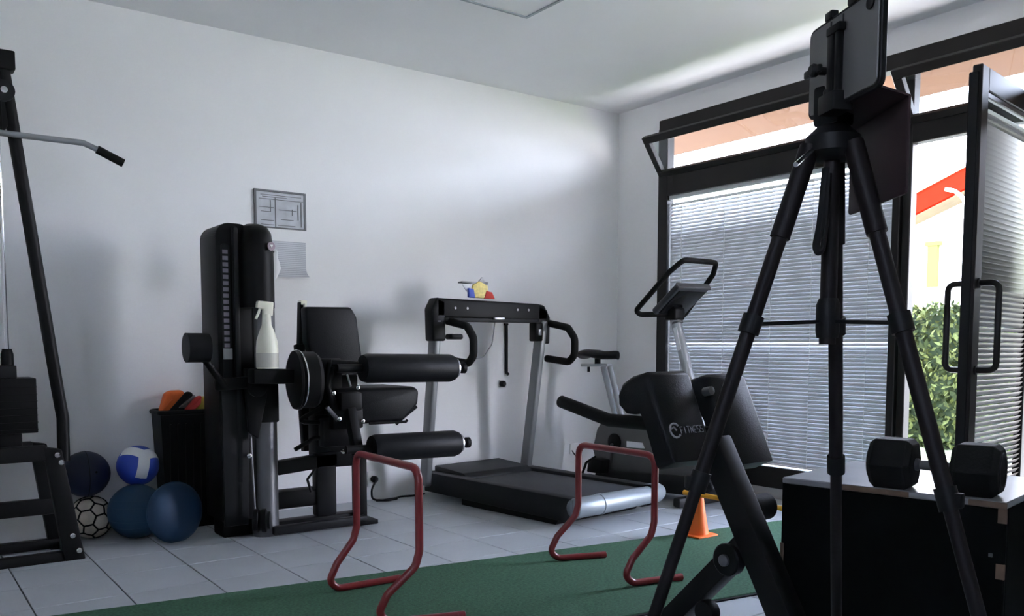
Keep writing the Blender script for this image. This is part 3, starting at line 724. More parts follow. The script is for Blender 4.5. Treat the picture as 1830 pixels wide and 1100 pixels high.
# bin
xb0, xb1, yb0, yb1_ = 1.195, 1.50, 4.79, 4.985; zt = .635
t = thing('storage_bin', 'tall black plastic bin filled with bibs beside the weight tower', 'bin', (1.33, 4.86, 0))
bn = MB(); tp = .025
P = lambda x, y, z: V((x, y, z))
for lo, hi in (((xb0, yb0), (xb1, yb0)), ((xb1, yb0), (xb1, yb1_)), ((xb1, yb1_), (xb0, yb1_)), ((xb0, yb1_), (xb0, yb0))):
    a, c = V((*lo, 0)), V((*hi, 0)); d = (c-a).normalized(); nrm = V((-d.y, d.x, 0))
    bn.prism([a+nrm*tp+d*tp+V((0, 0, .0)), c+nrm*tp-d*tp, c+V((0, 0, zt)), a+V((0, 0, zt))], nrm*.008)
bn.box((xb0+tp, yb0+tp, 0), (xb1-tp, yb1_-tp, .01)); bn.put('bin_body', K['black'], t, smooth=False)
MB().tube([P(xb0, yb0, zt), P(xb1, yb0, zt), P(xb1, yb1_, zt), P(xb0, yb1_, zt)], .014, 8, .02, True).put('bin_rim', K['black'], t)
for k in range(7): 
    x = xb0+.05+k*.04; MB().beam((x, yb0+.022, .05), (x, yb0-.004, zt-.06), .008, .008, (0, 1, 0)).put('bin_rib', K['black'], t, smooth=False)
def bundle(name, label, mkey, pts, Y, dep, cat='bib'):
    t = thing(name, label, cat, ony(*pts[0], Y), 'bibs in the black bin' if cat == 'bib' else None)
    P_ = [ony(u, v, Y) for u, v in pts]
    MB().prism(P_, (0, dep, 0), .012, 3).put('folded_cloth', K[mkey], t)
    c = sum(P_, V((0, 0, 0)))/len(P_)
    MB().tube([P_[0]*.8+c*.2+V((0, -.004, 0)), c+V((0, -.006, 0)), P_[2]*.8+c*.2+V((0, -.004, 0))], .004, 6).put('hem', K[mkey], t)
bundle('training_bib', 'bright orange bib heaped on top of the black bin', 'bibor', [(286, 738), (296, 703), (305, 698), (326, 697), (332, 703), (300, 738)], 4.885, .06)
bundle('training_strap', 'dark strap lying diagonally over the bibs in the bin', 'rubber', [(298, 740), (334, 699), (343, 700), (347, 706), (322, 726), (312, 740)], 4.835, .03, 'strap')
bundle('training_bib', 'small grey bib squeezed between strap and red bib', 'greycloth', [(322, 727), (345, 703), (352, 708), (332, 730)], 4.885, .05)
bundle('training_bib', 'red bib lying in the bin beside the weight tower', 'red2', [(330, 732), (352, 708), (362, 706), (360, 722), (345, 736)], 4.835, .035)
bundle('training_bib', 'dull yellow bib at the tower end of the bin', 'yell2', [(350, 734), (361, 708), (374, 708), (376, 728), (370, 738)], 4.885, .05)

# ================================================================== TREADMILL
t = thing('treadmill', 'black treadmill with silver uprights facing the back wall', 'treadmill', (3.25, 4.1, 0))
A0, A1 = V((2.845, 4.86, 0)), V((3.0, 3.53, 0))                # near long side, front to rear
dl = (A1-A0).normalized(); ds = V((-dl.y, dl.x, 0))
if ds.x < 0: ds = -ds
Wd = .74; Ld = (A1-A0).length
def tq(l, s_, z): return A0+dl*l+ds*s_+V((0, 0, z))
for s0, s1 in ((0, .085), (Wd-.085, Wd)):
    MB().prism([tq(0, s0, .045), tq(0, s0, .172), tq(Ld, s0, .165), tq(Ld, s0, .06), tq(Ld-.06, s0, .03)], ds*(s1-s0), .008).put('side_rail', K['darkgrey'], t)
MB().prism([tq(.0, .085, .04), tq(.0, .085, .205), tq(.30, .085, .185), tq(.34, .085, .16), tq(.34, .085, .04)], ds*(Wd-.17), .008).put('motor_hood', K['darkgrey'], t)
MB().prism([tq(.34, .09, .10), tq(.34, .09, .150), tq(Ld-.01, .09, .148), tq(Ld-.01, .09, .10)], ds*(Wd-.18), .004).put('running_belt', K['beltmat'], t)
MB().prism([tq(.36, .02, .0), tq(.36, .02, .05), tq(Ld-.12, .02, .05), tq(Ld-.16, .02, .0)], ds*(Wd-.04)).put('belly_pan', K['black'], t, smooth=False)
MB().lathe([(.052, 0), (.056, .01), (.056, .20), (.06, .203), (.06, .225), (.056, .228), (.052, Wd-.1)], tq(Ld-.005, .0, .113), ds, 24).put('rear_roller_cover', K['rollercover'], t)
MB().lathe([(.062, 0), (.062, .02)], tq(Ld-.005, Wd-.10, .113), ds, 24).put('roller_ring', K['black'], t)
MB().lathe([(.058, 0), (.058, .10), (.045, .13), (0, .135)], tq(Ld-.03, Wd-.08, .113), ds, 24).put('roller_end', K['rollercover'], t)
# uprights
UB = [V((2.795, 4.76, .10)), V((3.565, 4.72, .10))]; UT = [V((2.785, 4.60, 1.16)), V((3.60, 4.58, 1.16))]
for a, c in zip(UB, UT):
    MB().beam(a, c, .045, .085, (0, -1, .1), .012, 3).put('upright', K['upright'], t)
# upper dark shells of the uprights and the cross console
for x, dx in ((2.785, 1), (3.60, -1)):
    MB().prism([V((x-.045, 4.66, 1.02)), V((x-.05, 4.66, 1.22)), V((x-.01, 4.66, 1.29)), V((x+.05, 4.66, 1.27)), V((x+.05, 4.66, 1.02))] if dx > 0 else
               [V((x-.05, 4.66, 1.03)), V((x-.05, 4.66, 1.27)), V((x+.01, 4.66, 1.26)), V((x+.06, 4.66, 1.18)), V((x+.055, 4.66, 1.0))], (0, -.10, 0), .014, 3).put('upright_shell', K['black'], t)
MB().prism([V((2.765, 4.66, 1.165)), V((2.765, 4.66, 1.285)), V((3.57, 4.66, 1.268)), V((3.64, 4.66, 1.225)), V((3.645, 4.66, 1.155))], (0, -.10, 0), .014, 3).put('console', K['black'], t)
MB().box((2.83, 4.56, 1.142), (3.57, 4.65, 1.166), .004).put('console_lip', K['darkgrey'], t)
MB().box((3.19, 4.545, 1.158), (3.27, 4.562, 1.172), .003).put('safety_slot', K['silver'], t)
for x in (2.90, 2.99, 3.38, 3.47): MB().lathe([(.008, 0), (.008, .004), (0, .004)], (x, 4.558, 1.225), (0, -1, 0), 12).put('screw', K['greymetal'], t)
# D-shaped side handles towards the runner
for x in (2.87, 3.66):
    r_ = .024
    MB().tube([V((x, 4.60, 1.145)), V((x, 4.38, 1.11)), V((x, 4.31, 1.04)), V((x, 4.31, .93)), V((x, 4.37, .885)), V((x, 4.60, .905))], r_, 14, .06).put('side_handle', K['rubber'], t)
MB().box((3.52, 4.54, 1.02), (3.58, 4.62, 1.145), .01).put('cup_holder', K['black'], t)
MB().box((3.54, 4.535, 1.06), (3.565, 4.545, 1.10), .003).put('key_plate', K['silver'], t)
MB().box((2.86, 4.54, 1.03), (2.95, 4.62, 1.065), .012).put('speed_knob', K['black'], t)
MB().tube([V((3.23, 4.60, 1.14)), V((3.22, 4.62, 1.0)), V((3.16, 4.63, .92)), V((3.05, 4.62, .90)), V((2.92, 4.45, .90))], .004, 6, .05).put('safety_cord', K['greymetal'], t)
# packet on the console
cpk = ony(855, 530, 4.61)
pk = thing('snack_packet', 'small crumpled multicoloured packet standing on the treadmill console', 'packet', (cpk.x, 4.61, 1.277))
def pq(u, v, Y=4.61): return ony(u, v, Y)
MB().prism([pq(842, 531), pq(874, 533), pq(872, 510), pq(858, 502), pq(846, 509)], (0, .03, 0), .006, 2).put('packet_body', mat('packet_yellow', (.85, .68, .22), .5, 0, .2, 60), pk)
MB().prism([pq(838, 531, 4.605), pq(850, 532, 4.605), pq(847, 516, 4.605), pq(838, 514, 4.605)], (0, .02, 0), .004).put('blue_corner', K['bluep'], pk)
MB().prism([pq(866, 533, 4.605), pq(885, 534, 4.605), pq(880, 522, 4.605), pq(870, 519, 4.605)], (0, .02, 0), .004).put('red_corner', K['red2'], pk)
MB().prism([pq(826, 505, 4.62), pq(872, 508, 4.62), pq(872, 504, 4.62), pq(826, 502, 4.62)], (0, .05, 0), .001).put('paper_flap', K['greymetal'], pk)
MB().prism([pq(826, 507, 4.625), pq(846, 508, 4.625), pq(846, 524, 4.625), pq(834, 520, 4.625)], (0, .01, 0), .002).put('white_corner', K['cloth'], pk)
MB().prism([pq(855, 503, 4.63), pq(866, 504, 4.63), pq(862, 495, 4.63)], (0, .01, 0), .001).put('packet_tip', K['greymetal'], pk)

# ================================================================== EXERCISE BIKE
XB = 4.15
t = thing('exercise_bike', 'grey upright exercise bike with black saddle by the window', 'exercise bike', (XB, 4.1, 0))
bq = lambda u, v, X=XB: onx(u, v, X)
def xprism(name, uv, key, x0, x1, bev=.012):
    return MB().prism([onx(u, v, XB)+V((x0, 0, 0)) for u, v in uv], (x1-x0, 0, 0), bev, 3).put(name, K[key], t)
xprism('flywheel_housing', [(1082, 765), (1090, 752), (1150, 744), (1235, 770), (1262, 820), (1255, 856), (1085, 838), (1074, 800)], 'bikegrey', -.09, .09, .02)
xprism('top_cover', [(1092, 752), (1130, 738), (1175, 742), (1170, 760), (1100, 762)], 'silver', -.07, .07, .008)
MB().lathe([(.06, 0), (.06, .012), (.045, .02), (0, .02)], bq(1116, 788)+V((-.09, 0, 0)), (-1, 0, 0), 28).put('crank_disc', K['black'], t)
MB().beam(bq(1116, 790)+V((-.115, 0, 0)), bq(1112, 826)+V((-.115, 0, 0)), .016, .026, (1, 0, 0), .004).put('crank_arm', K['greymetal'], t)
MB().prism([bq(1088, 838)+V((-.13, 0, 0)), bq(1112, 842)+V((-.13, 0, 0)), bq(1116, 818)+V((-.13, 0, 0)), bq(1100, 814)+V((-.13, 0, 0)), bq(1090, 822)+V((-.13, 0, 0))], (-.08, 0, 0), .008).put('pedal', K['black'], t)
MB().tube([bq(1074, 848)+V((-.19, 0, 0)), bq(1084, 822)+V((-.19, 0, 0)), bq(1100, 812)+V((-.19, 0, 0))], .009, 8, .03).put('pedal_strap', K['black'], t)
MB().prism([bq(1138, 786)+V((-.092, 0, 0)), bq(1166, 789)+V((-.092, 0, 0)), bq(1170, 799)+V((-.092, 0, 0)), bq(1138, 797)+V((-.092, 0, 0))], (-.004, 0, 0)).put('side_decal', K['cloth'], t, smooth=False)
MB().beam((XB-.26, 4.55, .035), (XB+.26, 4.55, .035), .06, .06, (0, 0, 1), .015).put('rear_foot', K['darkgrey'], t)
MB().beam((XB-.26, 3.62, .035), (XB+.26, 3.62, .035), .06, .06, (0, 0, 1), .015).put('front_foot', K['darkgrey'], t)
xprism('base_skirt', [(1085, 836), (1255, 848), (1290, 858), (1296, 872), (1270, 885), (1078, 862)], 'darkgrey', -.11, .11, .015)
for dx, u0, u1 in ((-.018, 1078, 1094), (.018, 1090, 1106)):
    MB().tube([bq(u0, 655), bq(u1+6, 745)], .020, 12).put('seat_post', K['silver'], t)
MB().beam(bq(1042, 652), bq(1090, 652), .05, .020, (0, 0, 1), .006).put('seat_slide', K['silver'], t)
MB().tube([bq(1052, 655), bq(1052, 664)], .010, 8).put('slide_knob', K['black'], t)
sd = MB(); ys = [(4.80, .075, .0), (4.76, .10, .012), (4.68, .105, .010), (4.60, .07, .0), (4.52, .04, .002), (4.46, .03, .004), (4.44, .015, .0)]
b = bmesh.new(); rings = []; zc = bq(1068, 634).z
for y_, hw_, dz in ys:
    rings.append([b.verts.new((XB+hw_*math.cos(a), y_-.02, zc+dz+.028*math.sin(a)*(1 if math.sin(a) > 0 else 1.1))) for a in [2*math.pi*i/16 for i in range(16)]])
for A, B in zip(rings, rings[1:]):
    for i in range(16): b.faces.new((A[i], A[(i+1) % 16], B[(i+1) % 16], B[i]))
b.faces.new(rings[0][::-1]); b.faces.new(rings[-1]); bmesh.ops.recalc_face_normals(b, faces=b.faces); sd._merge(b); sd.put('saddle', K['vinyl'], t)
MB().tube([bq(1068, 640), bq(1068, 652)], .022, 12).put('saddle_clamp', K['black'], t)
ctop, cbot = bq(1204, 560), bq(1262, 800)
MB().tube([cbot, ctop], .033, 18).put('steering_column', K['silver'], t)
MB().beam(bq(1213, 585)+V((-.036, 0, 0)), bq(1221, 625)+V((-.036, 0, 0)), .03, .004, (1, 0, 0), .001).put('column_label', K['cloth'], t)
MB().lathe([(.037, 0), (.037, .012)], bq(1211, 578), ctop-cbot, 18).put('column_collar', K['greymetal'], t)
# console: slab tilted towards the rider, seen from its underside
cc = [onx(1166, 556, XB-.14), onx(1228, 572, XB-.10), onx(1277, 518, XB+.12), onx(1200, 508, XB+.10)]
c0 = bq(1216, 535); ux = V((1, 0, 0)); uy = V((0, -.80, .60)); un = ux.cross(uy)
MB().frame_box(c0, ux*.14, uy*.135, un*.022, .012, 3).put('console', K['bikeconsole'], t)
MB().frame_box(c0+un*.026, ux*.12, uy*.11, un*.004, .003).put('console_screen', K['screen'], t)
MB().frame_box(c0+uy*.135+un*.004, ux*.15, uy*.008, un*.02, .004).put('console_edge', K['greymetal'], t)
MB().box(c0+V((-.05, .0, -.13)), c0+V((.05, .10, -.05)), .015, 3).put('bar_clamp', K['black'], t)
cl_ = c0+V((0, .06, -.09))
hoop = [cl_+V((-.03, 0, 0)), cl_+V((-.20, .10, -.005)), cl_+V((-.235, .10, .02)), c0+V((-.19, -.08, .16)), c0+V((-.15, -.16, .23)), c0+V((.15, -.16, .23)), c0+V((.19, -.10, .16)), cl_+V((.235, .10, .02)), cl_+V((.20, .10, -.005)), cl_+V((.03, 0, 0))]
MB().tube(hoop, .017, 12, .045).put('handlebar', K['rubber'], t)

# ================================================================== TURF, HURDLES, CONES, BOX, DUMBBELL
tf = thing('turf_strip', 'long narrow strip of green artificial turf laid over the tiles', 'turf', (2.5, 2.75, 0))
fa, fb_ = V((-1.2, 3.735, 0)), V((4.55, 2.93, 0)); nn = V((-.139, -.99, 0))
nb = [V((-1.2, 2.72, 0)), V((4.55, 1.93, 0))]
MB().prism([fa, fb_, nb[1], nb[0]], (0, 0, .010), .003, 1).put('turf_pile', K['turf'], tf)
MB().prism([nb[0], nb[1], nb[1]+V((-.001, -.012, 0)), nb[0]+V((-.001, -.012, 0))], (0, 0, .006)).put('turf_backing', K['black'], tf, smooth=False)
MB().prism([fa, fb_, fb_+V((.001, .010, 0)), fa+V((.001, .010, 0))], (0, 0, .006)).put('turf_backing', K['black'], tf, smooth=False)

def hurdle(label, F1, E1, F2, E2, uL, uR, vtop, ZF=.010):
    """two sides: sled foot F (front bend) to E (free end); post stands over the foot"""
    r = .0145
    zf = ZF+r
    L = [onz(*F1, zf), onz(*E1, zf)]; R_ = [onz(*F2, zf), onz(*E2, zf)]
    t = thing('hurdle', label, 'hurdle', ((L[0]+R_[0])/2).to_tuple()[:2]+(0,), 'low red tube hurdles on the turf')
    def side(A, u):
        d = (A[1]-A[0]); d.z = 0; Lh = d.length; d.normalize()
        # the post rises above the foot, where the sight line u meets the foot's vertical plane
        n = V((-d.y, d.x, 0)); P_ = onplane(u, vtop, A[0], n)
        return A, d, P_
    out = []
    for A, u in ((L, uL), (R_, uR)):
        A, d, P_ = side(A, u); out.append((A, d, P_))
    H = HT
    tops = []
    for A, d, P_ in out:
        s = (P_-A[0]).dot(d); post = A[0]+d*s; tops.append((A, d, post))
    (A, d, p1), (B, e, p2) = tops
    z = lambda p, h: V((p.x, p.y, h))
    pts = [A[1], A[0]+d*.02, A[0]-d*.012+V((0, 0, .035)), A[0]+d*.02+V((0, 0, .10)), z(p1, .215)+d*(-.015), z(p1, .27), z(p1, H), z(p2, H), z(p2, .27), z(p2, .215)-e*.015, B[0]+e*.02+V((0, 0, .10)), B[0]-e*.012+V((0, 0, .035)), B[0]+e*.02, B[1]]
    MB().tube(pts, r, 14, .055, seg=7).put('hurdle_frame', K['red'], t)
    for q_, dd in ((A[1], d), (B[1], e)):
        MB().lathe([(.0155, -.025), (.0155, 0), (.010, .004), (0, .004)], q_, dd, 14).put('end_plug', K['red'], t)
    return t
HT = .565
hurdle('low red tube hurdle standing across the turf beside the leg machine', (594, 1052), (715, 1032), (683, 1112), (830, 1098), 636, 748, 815)
HT = .545
hurdle('low red tube hurdle standing across the turf in front of the treadmill', (988, 997), (1082, 990), (1122, 1042), (1218, 1030), 1034, 1171, 800)

def cone(label, x, y):
    t = thing('training_cone', label, 'cone', (x, y, .010), 'cones carrying the yellow pole')
    MB().box((x-.075, y-.075, .010), (x+.075, y+.075, .020), .004).put('cone_base', K['orange'], t)
    MB().lathe([(.058, 0), (.036, .13), (.024, .22), (.022, .25), (.018, .25), (.018, .2)], (x, y, .02), (0, 0, 1), 28).put('cone_body', K['orange'], t)
cone('orange training cone at the wall side edge of the turf holding the yellow pole', 3.405, 3.015)
cone('orange training cone hidden behind the black box under the far pole end', 3.47, 2.14)
t = thing('yellow_pole', 'thin yellow pole resting across the turf through the cone top', 'pole', (3.41, 2.6, .225))
MB().tube([(3.40, 3.10, .222), (3.475, 2.06, .222)], .0125, 12).put('pole_tube', K['yellow'], t)
for a in ((3.40, 3.10, .222), (3.475, 2.06, .222)): MB().lathe([(.0135, -.004), (.0135, .008), (0, .01)], a, (-.07, 1, 0) if a[1] > 3 else (.07, -1, 0), 12).put('pole_cap', K['yellow'], t)

BX0, BX1 = onz(1398, 852, .6), onz(1800, 898, .6)
bd = (BX1-BX0).normalized(); bn_ = V((-bd.y, bd.x, 0))
if bn_.x < 0: bn_ = -bn_
Wb, Db = (BX1-BX0).length, .52
t = thing('plyo_box', 'black plywood jump box with worn wooden edges carrying a dumbbell', 'box', (BX0+bd*Wb/2+bn_*Db/2).to_tuple()[:2]+(0,))
def bxq(s_, n_, z): return V((BX0.x, BX0.y, 0))+bd*s_+bn_*n_+V((0, 0, z))
def panel(name, s0, s1, n0, n1, z0, z1, key='film', bev=.003):
    c = bxq((s0+s1)/2, (n0+n1)/2, (z0+z1)/2)
    return MB().frame_box(c, bd*((s1-s0)/2), bn_*((n1-n0)/2), V((0, 0, (z1-z0)/2)), bev, 1).put(name, K[key], t, smooth=False)
panel('front_panel', 0, Wb, 0, .018, 0, .582); panel('rear_panel', 0, Wb, Db-.018, Db, 0, .582)
panel('side_panel', 0, .018, .018, Db-.018, 0, .582); panel('side_panel', Wb-.018, Wb, .018, Db-.018, 0, .582)
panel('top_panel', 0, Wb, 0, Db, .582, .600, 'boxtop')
for s0, s1 in ((.155, .37), (.52, Wb)): panel('worn_edge', s0, s1, -.0015, .004, .583, .5985, 'wood', .001)
for z0_, z1_ in ((.0, .10), (.16, .28), (.40, .44), (.545, .583)): panel('worn_edge', Wb-.02, Wb+.0015, -.0015, .004, z0_, z1_, 'wood', .001)
panel('worn_edge', -.0015, .010, -.0015, .004, .12, .40, 'wood', .001)
panel('screw', Wb-.038, Wb-.028, -.002, .002, .455, .465, 'greymetal', .001)

# dumbbell: hexagonal heads
zt_ = .600
h1, h2 = onz(1596, 869, zt_), onz(1746, 884, zt_)
da = (h2-h1).normalized(); hr = .079
t = thing('dumbbell', 'black hexagonal dumbbell lying on top of the jump box', 'dumbbell', ((h1+h2)/2).to_tuple())
ap = hr*math.cos(math.pi/6)
sdv = V((-da.y, da.x, 0))
def hexhead(c, sgn):
    ax = da*sgn; c = c+V((0, 0, ap)); b = bmesh.new(); rings = []
    for k, off in ((.80, -.058), (1.0, -.042), (1.0, .042), (.80, .058)):
        rings.append([b.verts.new(c+ax*off+(sdv*math.cos(a)+V((0, 0, 1))*math.sin(a))*hr*k) for a in [math.pi/3*i for i in range(6)]])
    for A, B in zip(rings, rings[1:]):
        for i in range(6): b.faces.new((A[i], A[(i+1) % 6], B[(i+1) % 6], B[i]))
    b.faces.new(rings[0][::-1]); b.faces.new(rings[-1]); bmesh.ops.recalc_face_normals(b, faces=b.faces)
    bmesh.ops.bevel(b, geom=b.edges[:], offset=.0025, segments=1, affect='EDGES')
    h = MB()._merge(b).put('hex_head', K['rubber'], t, smooth=False)
    MB().lathe([(.050, 0), (.050, .004), (.040, .004), (.038, .001), (0, .001)], c+ax*.057, ax, 32).put('end_disc', K['darkgrey'], h)
hexhead(h1, -1); hexhead(h2, 1)
a, c = h1+V((0, 0, ap)), h2+V((0, 0, ap)); Lh = (c-a).length
MB().lathe([(.017, .05), (.017, .065), (.013, .07), (.0155, Lh/2), (.013, Lh-.07), (.017, Lh-.065), (.017, Lh-.05)], a, da, 20).put('handle', K['greymetal'], t)

# ================================================================== HYPEREXTENSION BENCH
XH = 2.10
t = thing('hyperextension_bench', 'black back extension bench with two padded hip cushions beside the box', 'bench', (XH, 1.8, 0))
hb = V((0, -.24, -.417)).normalized()            # down the slope, towards the user's feet
hn = V((0, -.417*.9, .24*1.0)).normalized(); hn = (hn-hb*hn.dot(hb)).normalized(); hx = V((1, 0, 0))
tt = V((XH, 1.80, .70)); tb = tt+hb*((.70-.03)/-hb.z)
MB().beam(tt, tb, .075, .085, hn, .008).put('main_tube', K['steel'], t)
MB().beam((XH-.24, tb.y, .03), (XH+.09, tb.y, .03), .06, .055, (0, 0, 1), .01).put('front_foot', K['steel'], t)
pv = V((XH-.0, 1.70, .36)); sf = V((XH-.0, 2.02, .03))
MB().beam(V((XH, 1.66, .40)), sf, .07, .07, (0, 1, 1), .008).put('rear_strut', K['steel'], t)
MB().beam((XH-.25, sf.y, .03), (XH+.25, sf.y, .03), .06, .055, (0, 0, 1), .01).put('rear_foot', K['steel'], t)
pvb = onx(1297, 1000, XH-.05)
MB().lathe([(.05, 0), (.05, .03), (.045, .034), (0, .034)], (XH-.02, pvb.y, pvb.z), (-1, 0, 0), 28).put('pivot_plate', K['steel'], t)
MB().lathe([(.018, 0), (.018, .010), (.012, .014), (0, .014)], (XH-.054, pvb.y, pvb.z), (-1, 0, 0), 16).put('pivot_bolt', K['greymetal'], t)
wh = onx(1266, 1092, XH-.03)
MB().lathe([(.035, 0), (.038, .006), (.038, .034), (.035, .04)], (XH-.055, wh.y, wh.z), (1, 0, 0), 24).put('transport_wheel', K['rubber'], t)
rk = onx(1342, 908, XH+.07)
MB().lathe([(.036, 0), (.042, .008), (.042, .10), (.036, .108)], (XH+.045, rk.y, rk.z), (1, 0, 0), 28).put('foot_roller', K['rubber'], t)
MB().tube([(XH, rk.y, rk.z), (XH+.05, rk.y, rk.z)], .014, 12).put('roller_axle', K['steel'], t)
def pad(xc, uvt, uvb, logo):
    """cushion with a rolled upper edge that bends away from the user"""
    pt, pb2 = onx(*uvt, xc), onx(*uvb, xc)
    bb = (pb2-pt); Lp = bb.length; bb.normalize(); n = hx.cross(bb).normalized()
    if n.y > 0: n = -n
    W = .098; th = .075
    # profile in (along, normal) plane
    pr_ = [(Lp, 0), (Lp, -th), (.13, -th), (.105, -th-.006), (.10, -th-.03), (.085, -th-.062), (.05, -th-.082), (.012, -th-.075), (-.012, -th-.045), (-.016, -th+.0), (-.006, -.012), (.012, 0)]
    b = bmesh.new(); rings = []
    for x, k in ((-W, .86), (-W+.006, .94), (-W+.018, 1.), (W-.018, 1.), (W-.006, .94), (W, .86)):
        cA = sum(q_[0] for q_ in pr_)/len(pr_); cN = -th/2
        ring = []
        for A_, N_ in pr_:
            ds_ = .016*(1-k)/.14
            a_ = A_ + (ds_ if A_ < .03 else (-ds_ if A_ > Lp-.02 else 0)); n_ = N_-ds_ if N_ > -.02 else N_+ds_*.5
            ring.append(b.verts.new(pt+bb*a_+n*n_+hx*x))
        rings.append(ring)
    N = len(pr_)
    for A, B in zip(rings, rings[1:]):
        for i in range(N): b.faces.new((A[i], A[(i+1) % N], B[(i+1) % N], B[i]))
    b.faces.new(rings[0][::-1]); b.faces.new(rings[-1]); bmesh.ops.recalc_face_normals(b, faces=b.faces)
    o = MB()._merge(b).put('hip_pad', K['vinyl'], t, ang=50)
    MB().frame_box(pt+bb*(Lp*.55)-n*(th+.006), hx*.07, bb*(Lp*.3), n*.008, .002).put('backing_plate', K['black'], o)
    if logo:
        lc = pt+bb*(Lp*.66)+n*.001; lb = MB()
        lu = lambda a, c_: lc+hx*a-bb*c_
        lb.tube([lu(-.038+.022*math.cos(a)-.012, .022*math.sin(a)) for a in [math.radians(40+28*k) for k in range(11)]], .0035, 6)
        lb.tube([lu(-.066, .006), lu(-.052, .012), lu(-.044, .0)], .003, 6)
        gl = {'F': [[(0, 0), (0, 1), (.7, 1)], [(0, .5), (.6, .5)]], 'I': [[(.3, 0), (.3, 1)]], 'T': [[(0, 1), (.8, 1)], [(.4, 1), (.4, 0)]], 'N': [[(0, 0), (0, 1), (.7, 0), (.7, 1)]], 'E': [[(.7, 1), (0, 1), (0, 0), (.7, 0)], [(0, .5), (.6, .5)]], 'S': [[(.7, 1), (0, 1), (0, .5), (.7, .5), (.7, 0), (0, 0)]]}
        for i, ch in enumerate('FITNESS'):
            for st in gl[ch]:
                lb.tube([lu(-.026+i*.0148+px*.0125, -.011+py*.021) for px, py in st], .0014, 5)
        lb.put('logo_print', K['logo'], o, smooth=False)
    return pt, bb, n
pad(1.975, (1196, 664), (1243, 822), True)
pad(2.225, (1298, 668), (1352, 826), False)
MB().beam((1.93, 1.85, .715), (2.27, 1.85, .715), .05, .05, (0, 0, 1), .006).put('pad_bar', K['steel'], t)
MB().lathe([(.014, 0), (.014, .03), (0, .034)], onx(1259, 700, 2.10), (0, -1, .2), 12).put('bolt', K['greymetal'], t)
hp = [onx(1165, 757, 1.90), onx(1088, 750, 1.90), onx(1003, 717, 1.90)]
MB().tube([V((2.04, 1.84, .72)), hp[0], hp[1], hp[2]], .0215, 14, .03).put('grip_handle', K['rubber'], t)

# ================================================================== TRIPOD WITH TABLET
S = V((1.173, .786, 1.306)); RR = .45
t = thing('tripod', 'tall black camera tripod with a pan handle standing in front of the box', 'tripod', (S.x, S.y, 0))
for k, a in enumerate((148, 268, 28)):
    a = math.radians(a); d = V((math.cos(a), math.sin(a), 0))
    top = S+d*.035+V((0, 0, -.01)); foot = V((S.x, S.y, 0))+d*RR
    kk = .28
    slv = top+(foot-top)*.105; j = top+(foot-top)*.39
    mid = top+(foot-top)*.66
    lg = MB().tube([top, slv], .0150, 12).put('leg', K['maroonblack'], t)
    MB().tube([slv, j], .0115, 12).put('leg_section', K['maroonblack'], lg)
    sj = top+(foot-top)*.205; MB().lathe([(.016, -.014), (.016, .014)], sj, (foot-top).normalized(), 14).put('spreader_collar', K['black'], lg)
    MB().tube([j, mid], .0098, 12).put('leg_section', K['maroonblack'], lg)
    MB().tube([mid, foot+V((0, 0, .012))], .0085, 12).put('leg_section', K['maroonblack'], lg)
    for p_, rr in ((j, .0150), (mid, .0130)):
        dd = (foot-top).normalized(); MB().lathe([(rr, -.016), (rr, .016)], p_, dd, 14).put('leg_lock', K['black'], lg)
        MB().frame_box(p_+d*.014, d*.007, d.cross(V((0, 0, 1)))*.006, V((0, 0, .010)), .002).put('lock_lever', K['black'], lg)
    MB().lathe([(.014, 0), (.016, .02), (.010, .03)], foot, (0, 0, 1), 14).put('rubber_foot', K['rubber'], lg)
    MB().beam(V((S.x, S.y, 1.035)), sj, .012, .006, (0, 0, 1), .001).put('spreader', K['black'], t)
MB().tube([V((S.x, S.y, 1.0)), V((S.x, S.y, 1.36))], .0125, 16).put('centre_column', K['maroonblack'], t)
MB().lathe([(.016, 0), (.018, .01), (.018, .05), (.014, .06)], (S.x, S.y, 1.01), (0, 0, 1), 16).put('column_collar', K['black'], t)
MB().lathe([(.022, 0), (.040, .012), (.040, .035), (.024, .050)], (S.x, S.y, 1.275), (0, 0, 1), 20).put('shoulder', K['black'], t)
MB().box((S.x-.022, S.y-.022, 1.325), (S.x+.022, S.y+.022, 1.385), .006).put('pan_head', K['black'], t)
ph0 = onplane(1458, 262, S, V((.59, .807, 0))); ph1 = onplane(1422, 294, S-V((.06, .08, 0)), V((.59, .807, 0)))
MB().tube([V((S.x, S.y, 1.34)), ph0, ph1], .0035, 8).put('pan_handle', K['chrome'], t)
st0 = onplane(1478, 320, S-V((.03, .04, 0)), V((.59, .807, 0)))
MB().tube([onplane(u, v, S-V((.03, .04, 0)), V((.59, .807, 0))) for u, v in ((1476, 300), (1466, 400), (1458, 440), (1462, 452), (1470, 446), (1476, 400), (1482, 310))], .004, 8, .015, flat=1.6).put('wrist_strap', K['black'], t)
# tablet clamp on the head
td = V((-.45, -.89, 0)).normalized(); tn = V((-.89, .45, 0)).normalized()
TL = V((1.180, .832, 0)); TWd, TZ0, TZ1 = .192, 1.343, 1.477
tc_ = TL+td*(TWd*.42)
MB().frame_box(V((tc_.x, tc_.y, 1.395))+tn*.011, td*.008, tn*.004, V((0, 0, .055)), .002).put('clamp_spine', K['black'], t)
MB().frame_box(V((tc_.x, tc_.y, 1.40))+tn*.011+td*.018, td*.005, tn*.004, V((0, 0, .05)), .002).put('clamp_spine', K['black'], t)
MB().frame_box(V((tc_.x, tc_.y, 1.45))+tn*.011+td*.010, td*.018, tn*.006, V((0, 0, .006)), .002).put('clamp_jaw', K['black'], t)
MB().frame_box(V((tc_.x, tc_.y, 1.348))+tn*.006+td*.004, td*.022, tn*.016, V((0, 0, .014)), .003).put('clamp_jaw', K['black'], t)
